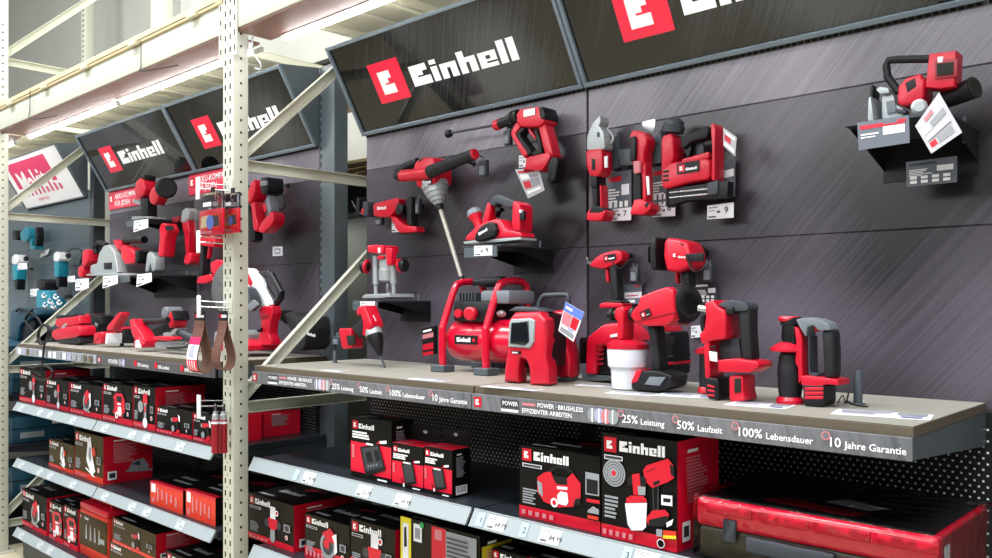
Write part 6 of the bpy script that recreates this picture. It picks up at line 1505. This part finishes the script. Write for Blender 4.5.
# ------------------------------------------------------------------ the turquoise tools
K = crop(0, 140, 4.655)
T = Tool('reciprocating_saw', 'turquoise reciprocating saw with dark nose on the teal-grey panel', 'saw', K, 2.32, (160, 500))
T.prism('nose', [(64, 450), (70, 415), (105, 420), (112, 462), (80, 462)], .07, BLK, bev=.01)
T.prism('body', [(102, 425), (150, 400), (172, 405), (176, 450), (150, 470), (108, 462)], .08, TEAL, bev=.012)
T.prism('grip', [(172, 405), (190, 402), (198, 440), (188, 495), (170, 500), (176, 455)], .05, BLK, bev=.008)
T.prism('strut', [(146, 465), (170, 455), (172, 490), (156, 500)], .05, TEAL, bev=.006)
T.prism('foot', [(144, 505), (150, 488), (200, 490), (196, 506)], .07, TEAL, bev=.006)
T.hook((150, 430))
pricecard('', 'white price card tilted under the turquoise reciprocating saw', K((185, 548), (222, 532), (230, 505), (192, 520)), 2.37)
K = crop(0, 215, 4.29)
for nm, lab, dx, dy in (('angle_grinder', 'turquoise grinder with white head at the left of the teal-grey panel', 0, 0), ('angle_grinder', 'turquoise grinder with white head beside the red plunge saw', 180, -12)):
    T = Tool(nm, lab, 'grinder', K, 2.30, (84 + dx, 270 + dy))
    T.prism('head', [(58 + dx, 205 + dy), (62 + dx, 175 + dy), (85 + dx, 165 + dy), (112 + dx, 178 + dy), (116 + dx, 200 + dy), (90 + dx, 212 + dy)], .08, OFFW, bev=.012)
    T.prism('body', [(58 + dx, 210 + dy), (104 + dx, 208 + dy), (108 + dx, 240 + dy), (102 + dx, 278 + dy), (66 + dx, 278 + dy)], .07, TEAL, bev=.010)
    T.prism('grip', [(68 + dx, 275 + dy), (102 + dx, 275 + dy), (98 + dx, 320 + dy), (74 + dx, 320 + dy)], .06, BLK, bev=.010)
    T.mb('side_knob', lambda b: b.lathe(T.p((112 + dx, 188 + dy)), (1, -.3, 0), [(0, .012), (.03, .02), (.06, .016)], BLK, n=14))
    T.hook((84 + dx, 230 + dy))
for q, lab in ((((75, 235), (116, 232), (114, 205), (76, 207)), 'white price card on the left turquoise grinder'), (((130, 350), (166, 348), (166, 316), (130, 318)), 'white price card beside the turquoise patterned box'), (((290, 290), (322, 286), (320, 260), (290, 264)), 'white price card right of the second turquoise grinder'), (((325, 325), (372, 318), (372, 275), (328, 280)), 'white price card left of the red plunge saw nose')):
    pricecard('', lab, K(*q), 2.22)
T = Tool('patterned_box', 'turquoise box with white swirls on the shelf of the turquoise bay', 'box', K, 2.2, (220, 400))
T.prism('box_body', [(166, 398), (172, 322), (262, 330), (272, 398)], .1, TEAL, bev=.004, rnd=0)
for k, (x, y) in enumerate(((190, 345), (215, 370), (240, 350), (195, 385), (230, 390), (255, 375))):
    T.mb('white_swirl', lambda b: b.tube([T.p((x + 9 * math.cos(q), y + 9 * math.sin(q)), 2.148) for q in [i * math.pi / 6 for i in range(10)]], .006, PAPER, n=6))
T.prism('dark_wing', [(245, 330), (285, 305), (308, 340), (300, 362), (262, 345)], .05, ANTH, bev=.006)
T = Tool('tool_holder', 'black holder with tool above the turquoise patterned box', 'holder', K, 2.3, (200, 320))
T.prism('holder_body', [(168, 322), (172, 280), (205, 272), (240, 285), (240, 320)], .1, BLK, bev=.008)
T.hook((200, 300))
T = Tool('bench_tool', 'large dark turquoise bench tool with black cable lying on the turquoise bay worktop', 'tool', K, 2.22, (120, 550), zmin=1.3265)
T.prism('body', [(60, 470), (70, 408), (120, 400), (215, 410), (240, 430), (190, 455), (130, 470), (110, 545), (64, 548)], .16, TEALD, bev=.014)
T.prism('black_guard', [(100, 545), (120, 470), (200, 440), (215, 470), (180, 545)], .12, BLK, bev=.012)
T.mb('power_lead', lambda b: b.tube(smooth_curve([T.p(q, 2.125) for q in ((70, 412), (90, 402), (150, 430), (180, 480), (150, 500), (110, 450), (140, 405))], 5), .009, BLK, n=8))
cable('power_cable', 'black cable arching from the turquoise grinder to the plunge saw', [at(x / 4.29, 215 + y / 4.29, yy) for x, y, yy in ((285, 160, 2.24), (310, 145, 2.2), (335, 145, 2.2), (352, 165, 2.2), (345, 205, 2.2), (325, 225, 2.22), (295, 215, 2.25))], .006, BLK)
def tcase(x0, w, z, h, label):
    t = thing('tool_case', label, 'case', (x0, 1.9, z))
    part('case_body', t, lambda b: b.box((x0, 1.9, z + .0008), (x0 + w, 2.3, z + h), TEALD, .012))
    part('case_seam', t, lambda b: b.box((x0 - .001, 1.898, z + h * .55), (x0 + w + .001, 2.302, z + h * .58), BLK))
    part('latch', t, lambda b: [b.box((x0 + w * q, 1.892, z + h * .45), (x0 + w * q + .05, 1.9, z + h * .7), DGR, .003) for q in (.15, .75)])
    part('case_handle', t, lambda b: b.tube([(x0 + w * .35, 1.9, z + h * .5), (x0 + w * .36, 1.875, z + h * .5), (x0 + w * .64, 1.875, z + h * .5), (x0 + w * .65, 1.9, z + h * .5)], .010, DGR))
    b = MB(); f = Face((x0 + w, 1.9, z), (0, 1, 0), (0, 0, 1), .4, h, b); f.rect(.05, h * .2, .2, h * .42, PGREY); f.rect(.25, h * .65, .35, h * .8, PAPER); b.build('case_label', t)
tcase(-6.62, .42, 1.0, .16, 'dark turquoise tool case on the second shelf of the turquoise bay')
tcase(-6.62, .42, .66, .18, 'dark turquoise tool case on the third shelf of the turquoise bay')
tcase(-6.62, .42, .3, .2, 'dark turquoise tool case on the bottom shelf of the turquoise bay')
tcase(-6.62, .42, 1.0 + .162, .12, 'dark turquoise tool case stacked under the turquoise bay worktop')
for o in bpy.data.objects:
    for k in ('_o', '_zmin'):
        if k in o: del o[k]
